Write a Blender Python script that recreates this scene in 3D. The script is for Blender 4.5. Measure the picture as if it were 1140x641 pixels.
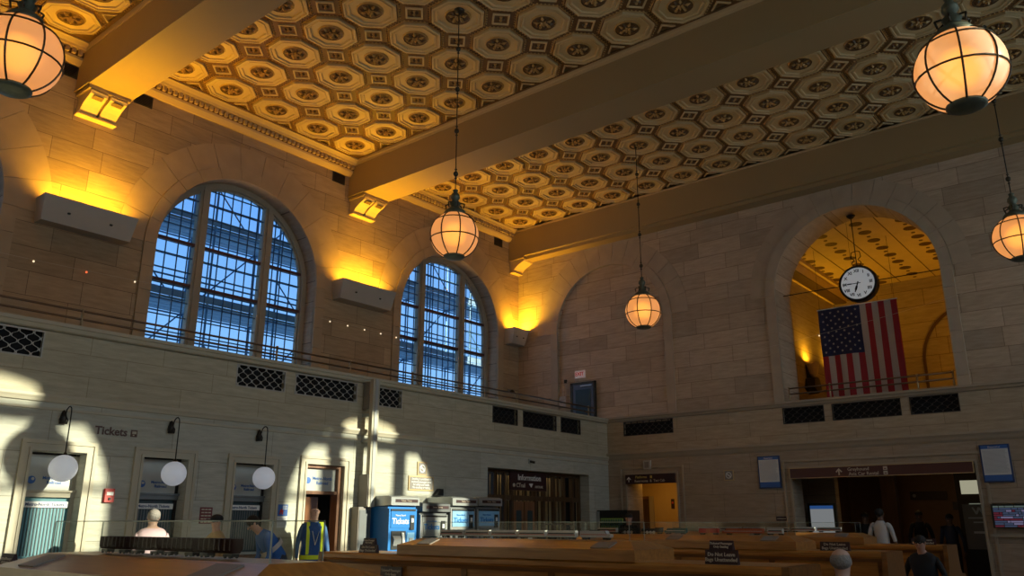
import bpy, bmesh, math, random
from mathutils import Vector, Matrix, Euler
random.seed(7)
PI = math.pi
scene = bpy.context.scene
COL = scene.collection
for o in list(bpy.data.objects): bpy.data.objects.remove(o)

# ------------------------------------------------------------------ camera
cam_d = bpy.data.cameras.new('camera'); cam = bpy.data.objects.new('camera', cam_d); COL.objects.link(cam)
scene.camera = cam
cam_d.sensor_width = 36.0; cam_d.lens = 903.0/1140*36.0; cam_d.clip_end = 500; cam_d.clip_start = 0.05
cam.location = (0, 0, 1.5)
_az = math.radians(39.1); _p = math.atan2(582-320.5, 903.0)
_d = Vector((math.cos(_az)*math.cos(_p), math.sin(_az)*math.cos(_p), math.sin(_p)))
cam.rotation_euler = _d.to_track_quat('-Z', 'Y').to_euler()

# ------------------------------------------------------------------ view, world, sun, daylight
scene.view_settings.view_transform = 'Standard'
scene.view_settings.look = 'None'
scene.view_settings.gamma = 1.0
scene.view_settings.use_curve_mapping = False
scene.view_settings.exposure = 0.0
w = bpy.data.worlds.new('sky'); scene.world = w; w.use_nodes = True
nt = w.node_tree; nt.nodes.clear()
out = nt.nodes.new('ShaderNodeOutputWorld'); bg = nt.nodes.new('ShaderNodeBackground')
tc = nt.nodes.new('ShaderNodeTexCoord'); sx = nt.nodes.new('ShaderNodeSeparateXYZ'); rp = nt.nodes.new('ShaderNodeValToRGB')
nt.links.new(tc.outputs['Generated'], sx.inputs[0]); nt.links.new(sx.outputs['Z'], rp.inputs[0])
rp.color_ramp.elements[0].position = 0.0; rp.color_ramp.elements[0].color = (0.36, 0.66, 1.0, 1)
rp.color_ramp.elements[1].position = 0.55; rp.color_ramp.elements[1].color = (0.06, 0.27, 0.85, 1)
nt.links.new(rp.outputs[0], bg.inputs[0]); bg.inputs[1].default_value = 1.2
nt.links.new(bg.outputs[0], out.inputs[0])

SUN_DIR = Vector((-0.315, 1.0, -0.30))
sd = bpy.data.lights.new('sun', 'SUN'); so = bpy.data.objects.new('sun', sd); COL.objects.link(so)
so.rotation_euler = SUN_DIR.to_track_quat('-Z', 'Y').to_euler()
sd.energy = 10.5; sd.color = (1.0, 0.88, 0.62); sd.angle = math.radians(0.55)

def area(name, loc, d, sx_, sy_, power, color, spread=180):
    l = bpy.data.lights.new(name, 'AREA'); l.shape = 'RECTANGLE'; l.size = sx_; l.size_y = sy_; l.energy = power; l.color = color
    l.spread = math.radians(spread)
    o = bpy.data.objects.new(name, l); COL.objects.link(o); o.location = loc
    o.rotation_euler = Vector(d).to_track_quat('-Z', 'Z').to_euler() if abs(Vector(d).normalized().z) < .99 else Vector(d).to_track_quat('-Z', 'Y').to_euler()
    return o
WIN_C = [2.77, 9.85, 16.85]          # centres of the great arched windows
for c in [-4.3]+WIN_C:               # daylight entering by the windows behind and beside the camera
    area('daylight_south', (c, -5.05, 6.6), (0, 1, -0.18), 3.6, 4.2, 62, (0.86, 0.95, 0.92), 128)
for c in WIN_C:                      # daylight entering by the windows in view
    area('daylight_north', (c, 16.3, 6.6), (0, -1, -0.25), 3.4, 3.8, 10, (0.55, 0.75, 1.0))
ORANGE = (1.0, 0.49, 0.02)
WARM = (1.0, 0.68, 0.34)

# ------------------------------------------------------------------ materials
def new_mat(name):
    m = bpy.data.materials.new(name); m.use_nodes = True
    n = m.node_tree; n.nodes.clear()
    o = n.nodes.new('ShaderNodeOutputMaterial')
    return m, n, o
def pmat(name, col, rough=0.6, metal=0.0, var=0.12, scale=6.0, bump=0.0, emit=None, estr=0.0, stretch=(1, 1, 1), spec=0.5):
    m, n, o = new_mat(name)
    b = n.nodes.new('ShaderNodeBsdfPrincipled'); n.links.new(b.outputs[0], o.inputs[0])
    b.inputs['Roughness'].default_value = rough; b.inputs['Metallic'].default_value = metal
    b.inputs['Specular IOR Level'].default_value = spec
    t = n.nodes.new('ShaderNodeTexCoord'); mp = n.nodes.new('ShaderNodeMapping'); mp.inputs['Scale'].default_value = stretch
    nz = n.nodes.new('ShaderNodeTexNoise'); nz.inputs['Scale'].default_value = scale; nz.inputs['Detail'].default_value = 4
    n.links.new(t.outputs['Object'], mp.inputs[0]); n.links.new(mp.outputs[0], nz.inputs['Vector'])
    mx = n.nodes.new('ShaderNodeMix'); mx.data_type = 'RGBA'
    mx.inputs[6].default_value = (*[c*(1-var) for c in col], 1); mx.inputs[7].default_value = (*[min(1, c*(1+var)) for c in col], 1)
    n.links.new(nz.outputs['Fac'], mx.inputs[0]); n.links.new(mx.outputs[2], b.inputs['Base Color'])
    if bump:
        bp = n.nodes.new('ShaderNodeBump'); bp.inputs['Strength'].default_value = bump; bp.inputs['Distance'].default_value = 0.02
        n.links.new(nz.outputs['Fac'], bp.inputs['Height']); n.links.new(bp.outputs[0], b.inputs['Normal'])
    if emit:
        b.inputs['Emission Color'].default_value = (*emit, 1); b.inputs['Emission Strength'].default_value = estr
    return m
def ashlar(name, axis, c1, c2, joint, bw, rh, jw=0.011):
    m, n, o = new_mat(name)
    b = n.nodes.new('ShaderNodeBsdfPrincipled'); n.links.new(b.outputs[0], o.inputs[0]); b.inputs['Roughness'].default_value = 0.75
    b.inputs['Specular IOR Level'].default_value = 0.25
    g = n.nodes.new('ShaderNodeNewGeometry'); s = n.nodes.new('ShaderNodeSeparateXYZ'); c = n.nodes.new('ShaderNodeCombineXYZ')
    n.links.new(g.outputs['Position'], s.inputs[0])
    n.links.new(s.outputs['X' if axis == 'y' else 'Y'], c.inputs[0]); n.links.new(s.outputs['Z'], c.inputs[1])
    br = n.nodes.new('ShaderNodeTexBrick'); br.inputs['Scale'].default_value = 1.0
    br.inputs['Brick Width'].default_value = bw; br.inputs['Row Height'].default_value = rh; br.inputs['Mortar Size'].default_value = jw
    br.inputs['Mortar Smooth'].default_value = 0.3; br.inputs['Bias'].default_value = -0.1
    br.offset = 0.37; br.offset_frequency = 2; br.squash = 0.78; br.squash_frequency = 3
    br.inputs['Color1'].default_value = (*c1, 1); br.inputs['Color2'].default_value = (*c2, 1); br.inputs['Mortar'].default_value = (*joint, 1)
    n.links.new(c.outputs[0], br.inputs['Vector'])
    mp = n.nodes.new('ShaderNodeMapping'); mp.inputs['Scale'].default_value = (1.0, 1.0, 7.0)
    n.links.new(g.outputs['Position'], mp.inputs[0])
    nz = n.nodes.new('ShaderNodeTexNoise'); nz.inputs['Scale'].default_value = 2.2; nz.inputs['Detail'].default_value = 7; nz.inputs['Roughness'].default_value = 0.65
    n.links.new(mp.outputs[0], nz.inputs['Vector'])
    cr = n.nodes.new('ShaderNodeValToRGB'); cr.color_ramp.elements[0].position = 0.3; cr.color_ramp.elements[0].color = (.78, .76, .74, 1)
    cr.color_ramp.elements[1].position = 0.72; cr.color_ramp.elements[1].color = (1.1, 1.1, 1.1, 1)
    n.links.new(nz.outputs['Fac'], cr.inputs[0])
    mx = n.nodes.new('ShaderNodeMix'); mx.data_type = 'RGBA'; mx.blend_type = 'MULTIPLY'; mx.inputs[0].default_value = 1
    n.links.new(br.outputs['Color'], mx.inputs[6]); n.links.new(cr.outputs[0], mx.inputs[7]); n.links.new(mx.outputs[2], b.inputs['Base Color'])
    bp = n.nodes.new('ShaderNodeBump'); bp.inputs['Strength'].default_value = 0.35; bp.inputs['Distance'].default_value = 0.02
    ad = n.nodes.new('ShaderNodeMath'); ad.operation = 'SUBTRACT'
    n.links.new(nz.outputs['Fac'], ad.inputs[0]); n.links.new(br.outputs['Fac'], ad.inputs[1])
    n.links.new(ad.outputs[0], bp.inputs['Height']); n.links.new(bp.outputs[0], b.inputs['Normal'])
    return m
def wood(name, c1, c2, axis='y', rough=0.28):
    m, n, o = new_mat(name)
    b = n.nodes.new('ShaderNodeBsdfPrincipled'); n.links.new(b.outputs[0], o.inputs[0]); b.inputs['Roughness'].default_value = rough
    t = n.nodes.new('ShaderNodeTexCoord'); mp = n.nodes.new('ShaderNodeMapping')
    mp.inputs['Scale'].default_value = {'y': (14, 1.2, 14), 'z': (14, 14, 1.2), 'x': (1.2, 14, 14)}[axis]
    nz = n.nodes.new('ShaderNodeTexNoise'); nz.inputs['Scale'].default_value = 1.6; nz.inputs['Detail'].default_value = 6; nz.inputs['Distortion'].default_value = 0.6
    n.links.new(t.outputs['Object'], mp.inputs[0]); n.links.new(mp.outputs[0], nz.inputs['Vector'])
    cr = n.nodes.new('ShaderNodeValToRGB'); cr.color_ramp.elements[0].position = 0.35; cr.color_ramp.elements[0].color = (*c1, 1)
    cr.color_ramp.elements[1].position = 0.7; cr.color_ramp.elements[1].color = (*c2, 1)
    n.links.new(nz.outputs['Fac'], cr.inputs[0]); n.links.new(cr.outputs[0], b.inputs['Base Color'])
    return m
def glassm(name, tint=(1, 1, 1), refl=0.10, opac=0.0, col=(1, 1, 1), rough=0.02, kf=0.04):
    m, n, o = new_mat(name)
    tr = n.nodes.new('ShaderNodeBsdfTransparent'); tr.inputs[0].default_value = (*tint, 1)
    gl = n.nodes.new('ShaderNodeBsdfGlossy'); gl.inputs['Roughness'].default_value = rough
    fr = n.nodes.new('ShaderNodeLayerWeight'); fr.inputs[0].default_value = 0.25
    mu = n.nodes.new('ShaderNodeMath'); mu.operation = 'MULTIPLY_ADD'; mu.inputs[1].default_value = kf; mu.inputs[2].default_value = refl
    n.links.new(fr.outputs['Fresnel'], mu.inputs[0])
    mx = n.nodes.new('ShaderNodeMixShader'); n.links.new(mu.outputs[0], mx.inputs[0]); n.links.new(tr.outputs[0], mx.inputs[1]); n.links.new(gl.outputs[0], mx.inputs[2])
    last = mx
    if opac:
        nz = n.nodes.new('ShaderNodeTexNoise'); nz.inputs['Scale'].default_value = 3
        df = n.nodes.new('ShaderNodeBsdfDiffuse'); df.inputs[0].default_value = (*col, 1)
        m2 = n.nodes.new('ShaderNodeMixShader'); m2.inputs[0].default_value = opac
        n.links.new(mx.outputs[0], m2.inputs[1]); n.links.new(df.outputs[0], m2.inputs[2]); last = m2
    n.links.new(last.outputs[0], o.inputs[0])
    return m
def emitm(name, col, s):
    m, n, o = new_mat(name)
    e = n.nodes.new('ShaderNodeEmission'); e.inputs[0].default_value = (*col, 1); e.inputs[1].default_value = s
    n.links.new(e.outputs[0], o.inputs[0]); return m
def globe_mat(name, col, opac, estr, ecol):
    m, n, o = new_mat(name)
    tl = n.nodes.new('ShaderNodeBsdfTranslucent'); tl.inputs[0].default_value = (*col, 1)
    pr = n.nodes.new('ShaderNodeBsdfPrincipled'); pr.inputs['Base Color'].default_value = (*col, 1); pr.inputs['Roughness'].default_value = 0.35
    nz = n.nodes.new('ShaderNodeTexNoise'); nz.inputs['Scale'].default_value = 2.5
    t = n.nodes.new('ShaderNodeTexCoord'); n.links.new(t.outputs['Object'], nz.inputs['Vector'])
    mu = n.nodes.new('ShaderNodeMath'); mu.operation = 'MULTIPLY'; mu.inputs[1].default_value = 2*estr; n.links.new(nz.outputs['Fac'], mu.inputs[0])
    pr.inputs['Emission Color'].default_value = (*ecol, 1); n.links.new(mu.outputs[0], pr.inputs['Emission Strength'])
    tp = n.nodes.new('ShaderNodeBsdfTransparent'); tp.inputs[0].default_value = (1.0, 0.92, 0.8, 1)
    a = n.nodes.new('ShaderNodeMixShader'); a.inputs[0].default_value = 0.45; n.links.new(tl.outputs[0], a.inputs[1]); n.links.new(pr.outputs[0], a.inputs[2])
    b = n.nodes.new('ShaderNodeMixShader'); b.inputs[0].default_value = opac; n.links.new(tp.outputs[0], b.inputs[1]); n.links.new(a.outputs[0], b.inputs[2])
    n.links.new(b.outputs[0], o.inputs[0]); return m
def bulb_mat(name, col, s):
    # a soft bulb: brightest where seen face on, thinning to nothing at its rim
    m, n, o = new_mat(name)
    lw = n.nodes.new('ShaderNodeLayerWeight'); lw.inputs[0].default_value = 0.5
    iv = n.nodes.new('ShaderNodeMath'); iv.operation = 'SUBTRACT'; iv.inputs[0].default_value = 1.0; n.links.new(lw.outputs['Facing'], iv.inputs[1])
    pw = n.nodes.new('ShaderNodeMath'); pw.operation = 'POWER'; pw.inputs[1].default_value = 2.5; n.links.new(iv.outputs[0], pw.inputs[0])
    e = n.nodes.new('ShaderNodeEmission'); e.inputs[0].default_value = (*col, 1); e.inputs[1].default_value = s
    t = n.nodes.new('ShaderNodeBsdfTransparent')
    mx = n.nodes.new('ShaderNodeMixShader'); n.links.new(pw.outputs[0], mx.inputs[0]); n.links.new(t.outputs[0], mx.inputs[1]); n.links.new(e.outputs[0], mx.inputs[2])
    n.links.new(mx.outputs[0], o.inputs[0]); return m

M = {}
M['stoneY'] = ashlar('stone_upper_y', 'y', (.47, .35, .215), (.33, .245, .15), (.20, .14, .085), 1.25, .46, .007)
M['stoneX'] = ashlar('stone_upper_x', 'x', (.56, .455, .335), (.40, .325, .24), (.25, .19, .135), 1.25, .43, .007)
M['lowY'] = ashlar('stone_lower_y', 'y', (.50, .50, .43), (.44, .44, .37), (.28, .27, .21), 1.9, .62, .005)
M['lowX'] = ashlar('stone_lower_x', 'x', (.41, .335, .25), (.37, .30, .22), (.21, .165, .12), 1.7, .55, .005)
M['midY'] = ashlar('stone_parapet_y', 'y', (.50, .46, .34), (.45, .41, .30), (.30, .26, .17), 1.5, .33, .005)
M['midX'] = ashlar('stone_parapet_x', 'x', (.48, .40, .28), (.43, .355, .25), (.25, .20, .13), 1.5, .36, .005)
M['vous'] = pmat('voussoir_stone', (.41, .305, .19), .75, var=.2, scale=2.5, bump=.25)
M['vousx'] = pmat('voussoir_stone_end', (.44, .36, .265), .75, var=.2, scale=2.5, bump=.25)
M['revl'] = ashlar('reveal_stone', 'x', (.40, .33, .24), (.35, .29, .21), (.18, .14, .1), 3.0, .52, .012)
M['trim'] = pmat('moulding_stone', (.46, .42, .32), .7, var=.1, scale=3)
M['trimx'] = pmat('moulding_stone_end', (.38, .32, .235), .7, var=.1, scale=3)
M['plaster'] = pmat('beam_plaster', (.35, .255, .125), .62, var=.06, scale=1.2)
M['cream'] = pmat('cream_plaster', (.60, .455, .235), .6, var=.12, scale=4)
M['web'] = pmat('brown_web_paint', (.15, .075, .022), .6, var=.35, scale=14)
M['gold'] = pmat('old_gold', (.46, .28, .085), .45, metal=.1, var=.4, scale=18)
M['dkgold'] = pmat('bronze_rosette', (.11, .06, .022), .5, metal=.2, var=.4, scale=18)
M['strip'] = pmat('ceiling_strip', (.52, .385, .21), .6, var=.06, scale=2)
M['black'] = pmat('black_iron', (.018, .016, .015), .45, metal=.4)
M['bronze'] = pmat('dark_bronze', (.06, .05, .035), .4, metal=.7, var=.3, scale=20)
M['verd'] = pmat('verdigris_bronze', (.13, .15, .11), .5, metal=.5, var=.4, scale=12)
M['void'] = pmat('void_shade', (.006, .006, .008), .9)  # near-black colour paints the darkness behind grilles, screen and hall
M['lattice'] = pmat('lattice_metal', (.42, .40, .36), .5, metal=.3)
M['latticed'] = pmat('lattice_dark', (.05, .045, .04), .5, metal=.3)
M['winframe'] = pmat('window_frame_stone', (.34, .29, .215), .7)
M['muntin'] = pmat('muntin_iron', (.03, .08, .15), .5, metal=.3)
M['transom'] = pmat('transom_iron', (.09, .035, .035), .5, metal=.2)
M['glass'] = glassm('window_glass', (.92, .97, 1.0), .03)
M['acryl'] = glassm('clear_acrylic', (.985, .985, .975), .007, kf=0.0)
M['acedge'] = glassm('acrylic_edge', (.7, .75, .7), .1, .5, (.55, .6, .52))
M['scaf'] = pmat('scaffold_tube_hazy', (.10, .24, .40), .5, metal=.3)  # lightened blue: backlit haze is put into the tube colour
M['deck'] = pmat('scaffold_deck_hazy', (.22, .34, .46), .8, var=.3, scale=3, stretch=(1, 8, 1))  # plank colour lightened towards blue to carry the backlit haze
M['brass'] = pmat('rail_brass', (.45, .36, .22), .35, metal=.8)
M['raildk'] = pmat('rail_bronze', (.16, .10, .06), .4, metal=.6)
M['greybox'] = pmat('uplight_enamel', (.44, .42, .37), .55, var=.05)
M['floor'] = pmat('terrazzo_floor', (.34, .30, .25), .25, var=.2, scale=30)
M['oak'] = wood('bench_oak', (.32, .125, .022), (.52, .24, .055))
M['oakgl'] = wood('case_oak', (.27, .105, .018), (.45, .20, .045), rough=.30)
M['oakgl'].node_tree.nodes['Principled BSDF'].inputs['Coat Weight'].default_value = .6
M['oakgl'].node_tree.nodes['Principled BSDF'].inputs['Coat Roughness'].default_value = .32
M['oakdk'] = wood('bench_oak_dark', (.14, .055, .012), (.24, .10, .025))
M['oakz'] = wood('door_wood', (.14, .06, .028), (.24, .11, .05), 'z', .4)
M['oakzd'] = wood('screen_wood', (.055, .030, .014), (.10, .055, .025), 'z', .4)
M['maroon'] = pmat('maroon_sign', (.035, .010, .012), .45, var=.15)
M['maroon2'] = pmat('maroon_notice', (.17, .035, .04), .6, var=.1)
M['white'] = pmat('white_letters', (.80, .78, .74), .6, var=.02)
M['cream2'] = pmat('cream_letters', (.55, .48, .38), .6, var=.02)
M['yellow'] = pmat('yellow_letters', (.65, .48, .12), .6, var=.02)
M['brownl'] = pmat('brown_letters', (.10, .045, .035), .5, var=.05)
M['goldfr'] = pmat('gold_frame', (.50, .36, .17), .45)
M['blue'] = pmat('poster_blue', (.035, .13, .42), .5, var=.08)
M['blued'] = pmat('deep_blue', (.02, .05, .16), .5, var=.1)
M['paper'] = pmat('paper_white', (.66, .68, .68), .7, var=.04)
M['greyt'] = pmat('grey_print', (.28, .29, .32), .7)
M['red'] = pmat('alarm_red', (.50, .03, .02), .4, var=.08)
M['teal'] = pmat('teal_pane_lit', (.10, .26, .30), .6, var=.2, scale=4)  # lit copy of the dark teal pane, light put into the colour
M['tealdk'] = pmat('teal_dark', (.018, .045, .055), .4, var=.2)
M['frost'] = pmat('transom_glass', (.46, .47, .43), .35, var=.08, scale=2)
M['steel'] = pmat('brushed_steel', (.45, .47, .47), .32, metal=.6, var=.1, stretch=(1, 1, 20))
M['steeld'] = pmat('steel_side', (.16, .17, .175), .4, metal=.5, var=.1)
M['tblue'] = pmat('ticket_machine_blue', (.02, .18, .52), .35, var=.08)
M['tlblue'] = pmat('light_blue_face', (.22, .46, .72), .4, var=.1)
M['mint'] = pmat('mint_panel', (.34, .47, .40), .5)
M['salmon'] = pmat('salmon_panel', (.60, .26, .17), .5)
M['skin'] = pmat('skin', (.46, .25, .17), .55, var=.08)
M['skinl'] = pmat('skin_light', (.60, .38, .28), .5, var=.08)
M['skind'] = pmat('skin_dark', (.13, .07, .045), .55, var=.08)
M['hairdk'] = pmat('dark_hair', (.015, .011, .009), .7, var=.3, scale=60, bump=.6)
M['hairg'] = pmat('grey_hair', (.30, .27, .24), .7, var=.3, scale=70, bump=.6)
M['pinksh'] = pmat('pink_shirt', (.58, .42, .46), .8, var=.08, bump=.3)
M['tan'] = pmat('tan_jacket', (.38, .26, .12), .8, var=.12, bump=.3)
M['bluej'] = pmat('blue_jacket', (.02, .12, .42), .7, var=.15, bump=.3)
M['navy'] = pmat('navy_cloth', (.02, .03, .06), .8, var=.2, bump=.3)
M['blackc'] = pmat('black_cloth', (.010, .010, .012), .8, var=.3, bump=.3)
M['whitec'] = pmat('white_cloth', (.55, .53, .50), .8, var=.08, bump=.3)
M['workbl'] = pmat('work_shirt_blue', (.05, .13, .28), .8, var=.15, bump=.3)
M['hivis'] = pmat('hi_vis_yellow', (.80, 1.0, .02), .6, var=.05, emit=None)
M['vblue'] = pmat('vest_blue', (.02, .10, .34), .7, var=.1)
M['orange'] = pmat('loco_orange', (.42, .09, .03), .4, var=.1)
M['redp'] = pmat('car_red', (.40, .03, .02), .4)
M['trbrown'] = pmat('hopper_brown', (.03, .012, .010), .8, spec=.1, var=.3, scale=30)
M['trwhite'] = pmat('coach_silver', (.50, .49, .47), .35, var=.05)
M['trdark'] = pmat('train_black', (.02, .022, .022), .4)
M['trgreen'] = pmat('train_green', (.03, .09, .08), .4)
M['plaq'] = pmat('grey_plaque', (.22, .20, .18), .5, var=.1)
M['backw'] = ashlar('back_hall_stone', 'x', (.40, .32, .22), (.36, .29, .20), (.2, .14, .08), 1.8, .55, .01)
M['flagred'] = pmat('flag_red', (.36, .022, .03), .8, var=.1)
M['flagwh'] = pmat('flag_white', (.50, .42, .37), .8, var=.05)
M['flagbl'] = pmat('flag_navy', (.018, .020, .065), .8, var=.1)
M['clockf'] = pmat('clock_face', (.62, .62, .60), .5, var=.02)
M['clockf'].node_tree.nodes['Principled BSDF'].inputs['Emission Color'].default_value = (.75, .8, .85, 1)
M['clockf'].node_tree.nodes['Principled BSDF'].inputs['Emission Strength'].default_value = .22
M['globe'] = globe_mat('globe_glass', (.88, .74, .60), .82, .15, (1, .58, .32))
M['bulb'] = bulb_mat('bulb_glow', (1.0, .36, .03), 5.0)
M['wglobe'] = globe_mat('opal_globe', (.88, .89, .9), .985, .26, (.8, .86, 1))
M['exit'] = pmat('exit_sign_face', (.5, .42, .4), .5, emit=(1, .75, .7), estr=.12)
M['exitr'] = emitm('exit_letters', (1.0, .12, .08), .22)
M['screen'] = pmat('departure_screen', (.02, .02, .04), .3)
M['fairy'] = emitm('fairy_bulb', (1, .8, .5), 1.3)
M['fairyr'] = emitm('fairy_bulb_red', (1, .16, .05), 1.6)
M['lampon'] = emitm('lamp_strip', (1, .55, .12), 3.0)

# ------------------------------------------------------------------ mesh builder
class MB:
    def __init__(s): s.v = []; s.f = []; s.m = []; s.mats = []
    def mi(s, mat):
        if mat not in s.mats: s.mats.append(mat)
        return s.mats.index(mat)
    def add(s, vs, fs, mat):
        k = len(s.v); s.v += [tuple(v) for v in vs]; i = s.mi(mat)
        for f in fs: s.f.append(tuple(k+j for j in f)); s.m.append(i)
        return s
    def box(s, x0, x1, y0, y1, z0, z1, mat):
        x0, x1 = min(x0, x1), max(x0, x1); y0, y1 = min(y0, y1), max(y0, y1); z0, z1 = min(z0, z1), max(z0, z1)
        vs = [(x0, y0, z0), (x1, y0, z0), (x1, y1, z0), (x0, y1, z0), (x0, y0, z1), (x1, y0, z1), (x1, y1, z1), (x0, y1, z1)]
        return s.add(vs, [(0, 3, 2, 1), (4, 5, 6, 7), (0, 1, 5, 4), (1, 2, 6, 5), (2, 3, 7, 6), (3, 0, 4, 7)], mat)
    def obox(s, c, ax, ay, az, mat):   # oriented box, half vectors
        c, ax, ay, az = Vector(c), Vector(ax), Vector(ay), Vector(az)
        vs = [c+i*ax+j*ay+k*az for k in (-1, 1) for (i, j) in ((-1, -1), (1, -1), (1, 1), (-1, 1))]
        return s.add(vs, [(0, 3, 2, 1), (4, 5, 6, 7), (0, 1, 5, 4), (1, 2, 6, 5), (2, 3, 7, 6), (3, 0, 4, 7)], mat)
    def bar(s, p, q, r, mat, n=6, r2=None):
        p, q = Vector(p), Vector(q); d = q-p
        if d.length < 1e-6: return s
        d.normalize(); u = d.orthogonal().normalized(); v = d.cross(u); r2 = r if r2 is None else r2
        vs = [p+r*(math.cos(2*PI*i/n)*u+math.sin(2*PI*i/n)*v) for i in range(n)]+[q+r2*(math.cos(2*PI*i/n)*u+math.sin(2*PI*i/n)*v) for i in range(n)]
        fs = [(i, (i+1) % n, n+(i+1) % n, n+i) for i in range(n)]+[tuple(range(n-1, -1, -1)), tuple(range(n, 2*n))]
        return s.add(vs, fs, mat)
    def tube(s, pts, r, mat, n=6):
        for a, b in zip(pts[:-1], pts[1:]): s.bar(a, b, r, mat, n)
        return s
    def lathe(s, prof, c, mat, n=20):   # prof of (r,z)
        vs = []
        for (r, z) in prof:
            for i in range(n): vs.append((c[0]+r*math.cos(2*PI*i/n), c[1]+r*math.sin(2*PI*i/n), c[2]+z))
        fs = [(j*n+i, j*n+(i+1) % n, (j+1)*n+(i+1) % n, (j+1)*n+i) for j in range(len(prof)-1) for i in range(n)]
        fs += [tuple(range(n-1, -1, -1)), tuple((len(prof)-1)*n+i for i in range(n))]
        return s.add(vs, fs, mat)
    def sphere(s, c, r, mat, n=14, m=9, sc=(1, 1, 1)):
        vs = []; fs = []
        for j in range(1, m):
            t = PI*j/m
            for i in range(n): vs.append((c[0]+sc[0]*r*math.sin(t)*math.cos(2*PI*i/n), c[1]+sc[1]*r*math.sin(t)*math.sin(2*PI*i/n), c[2]+sc[2]*r*math.cos(t)))
        for j in range(m-2):
            for i in range(n): fs.append((j*n+i, (j+1)*n+i, (j+1)*n+(i+1) % n, j*n+(i+1) % n))
        k = len(vs); vs += [(c[0], c[1], c[2]+sc[2]*r), (c[0], c[1], c[2]-sc[2]*r)]
        for i in range(n): fs.append((k, i, (i+1) % n)); fs.append((k+1, (m-2)*n+(i+1) % n, (m-2)*n+i))
        return s.add(vs, fs, mat)
    def prism(s, poly, axis, a0, a1, mat):  # poly in the two other axes, extruded along axis
        n = len(poly)
        def P(u, v, a): return {'x': (a, u, v), 'y': (u, a, v), 'z': (u, v, a)}[axis]
        vs = [P(u, v, a0) for u, v in poly]+[P(u, v, a1) for u, v in poly]
        fs = [(i, (i+1) % n, n+(i+1) % n, n+i) for i in range(n)]+[tuple(range(n-1, -1, -1)), tuple(range(n, 2*n))]
        return s.add(vs, fs, mat)
    def build(s, name, parent=None, smooth=False, loc=None, fix=True):
        me = bpy.data.meshes.new(name); me.from_pydata(s.v, [], s.f)
        for m in s.mats: me.materials.append(m)
        me.polygons.foreach_set('material_index', s.m)
        if smooth: me.polygons.foreach_set('use_smooth', [True]*len(s.f))
        if fix:
            b = bmesh.new(); b.from_mesh(me); bmesh.ops.recalc_face_normals(b, faces=b.faces); b.to_mesh(me); b.free()
        o = bpy.data.objects.new(name, me); COL.objects.link(o)
        if parent: o.parent = parent
        if loc: o.location = loc
        return o
def tag(o, label, cat, group=None, kind=None):
    if label: o['label'] = label
    if cat: o['category'] = cat
    if group: o['group'] = group
    if kind: o['kind'] = kind
    return o
def struct(o, label=None, cat='structure'):
    o['kind'] = 'structure'
    if label: o['label'] = label; o['category'] = cat
    return o
def thing(name, loc, label, cat, group=None, rz=0):
    o = bpy.data.objects.new(name, None); COL.objects.link(o); o.location = loc; o.rotation_euler = (0, 0, rz); o.empty_display_size = .1
    return tag(o, label, cat, group)
def copy_tree(o, parent=None):
    c = o.copy(); COL.objects.link(c); c.parent = parent
    for ch in list(o.children): copy_tree(ch, c)
    return c
def text(body, size, loc, facing, mat, parent=None, name='lettering', align='CENTER', ext=.002, bold=0, sp=1.0):
    cu = bpy.data.curves.new('t', 'FONT'); cu.body = body; cu.size = size; cu.align_x = align; cu.align_y = 'CENTER'; cu.extrude = ext; cu.offset = bold; cu.resolution_u = 2
    cu.space_line = sp
    to = bpy.data.objects.new('t', cu); COL.objects.link(to)
    bpy.context.view_layer.update()
    me = bpy.data.meshes.new_from_object(to.evaluated_get(bpy.context.evaluated_depsgraph_get()))
    bpy.data.objects.remove(to); me.materials.clear(); me.materials.append(mat)
    rot = {'y': Euler((PI/2, 0, 0)), 'x': Euler((PI/2, 0, -PI/2))}[facing].to_matrix().to_4x4()
    me.transform(rot)
    o = bpy.data.objects.new(name, me); COL.objects.link(o); o.location = loc
    if parent: o.parent = parent
    return o

# ------------------------------------------------------------------ walls with openings
def wall_sheet(name, axis, plane, a0, a1, z0, z1, holes, depth, mat, rmat=None, into=1, parent=None, N=28):
    rmat = rmat or mat; b = MB()
    def P(a, z, d=0): return (a, plane+into*d, z) if axis == 'y' else (plane+into*d, a, z)
    def q(a, b_, c, d_, m): b.add([a, b_, c, d_], [(0, 1, 2, 3)], m)
    x = a0
    for h in sorted(holes, key=lambda h: h['a0']):
        h0, h1, hz0 = h['a0'], h['a1'], h['z0']
        if h0 > x: q(P(x, z0), P(h0, z0), P(h0, z1), P(x, z1), mat)
        if hz0 > z0: q(P(h0, z0), P(h1, z0), P(h1, hz0), P(h0, hz0), mat)
        if 'spring' in h:
            c = (h0+h1)/2; r = (h1-h0)/2; sp = h['spring']
            pts = [(c-r*math.cos(PI*i/N), sp+r*math.sin(PI*i/N)) for i in range(N+1)]
            q(P(h0, hz0), P(h0, hz0), P(h0, sp), P(h0, sp), mat) if False else None
            for p, p2 in zip(pts[:-1], pts[1:]): q(P(*p), P(*p2), P(p2[0], z1), P(p[0], z1), mat)
            out_ = [(h0, hz0)]+pts+[(h1, hz0)]
        else:
            q(P(h0, h['z1']), P(h1, h['z1']), P(h1, z1), P(h0, z1), mat)
            out_ = [(h0, hz0), (h0, h['z1']), (h1, h['z1']), (h1, hz0)]
        out_.append(out_[0]) if hz0 > z0 or h.get('sill') else None
        dd = h.get('depth', depth)
        for p, p2 in zip(out_[:-1], out_[1:]): q(P(*p), P(*p2), P(p2[0], p2[1], dd), P(p[0], p[1], dd), rmat)
        x = h1
    if a1 > x: q(P(x, z0), P(a1, z0), P(a1, z1), P(x, z1), mat)
    return b.build(name, parent, fix=False)
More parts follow.
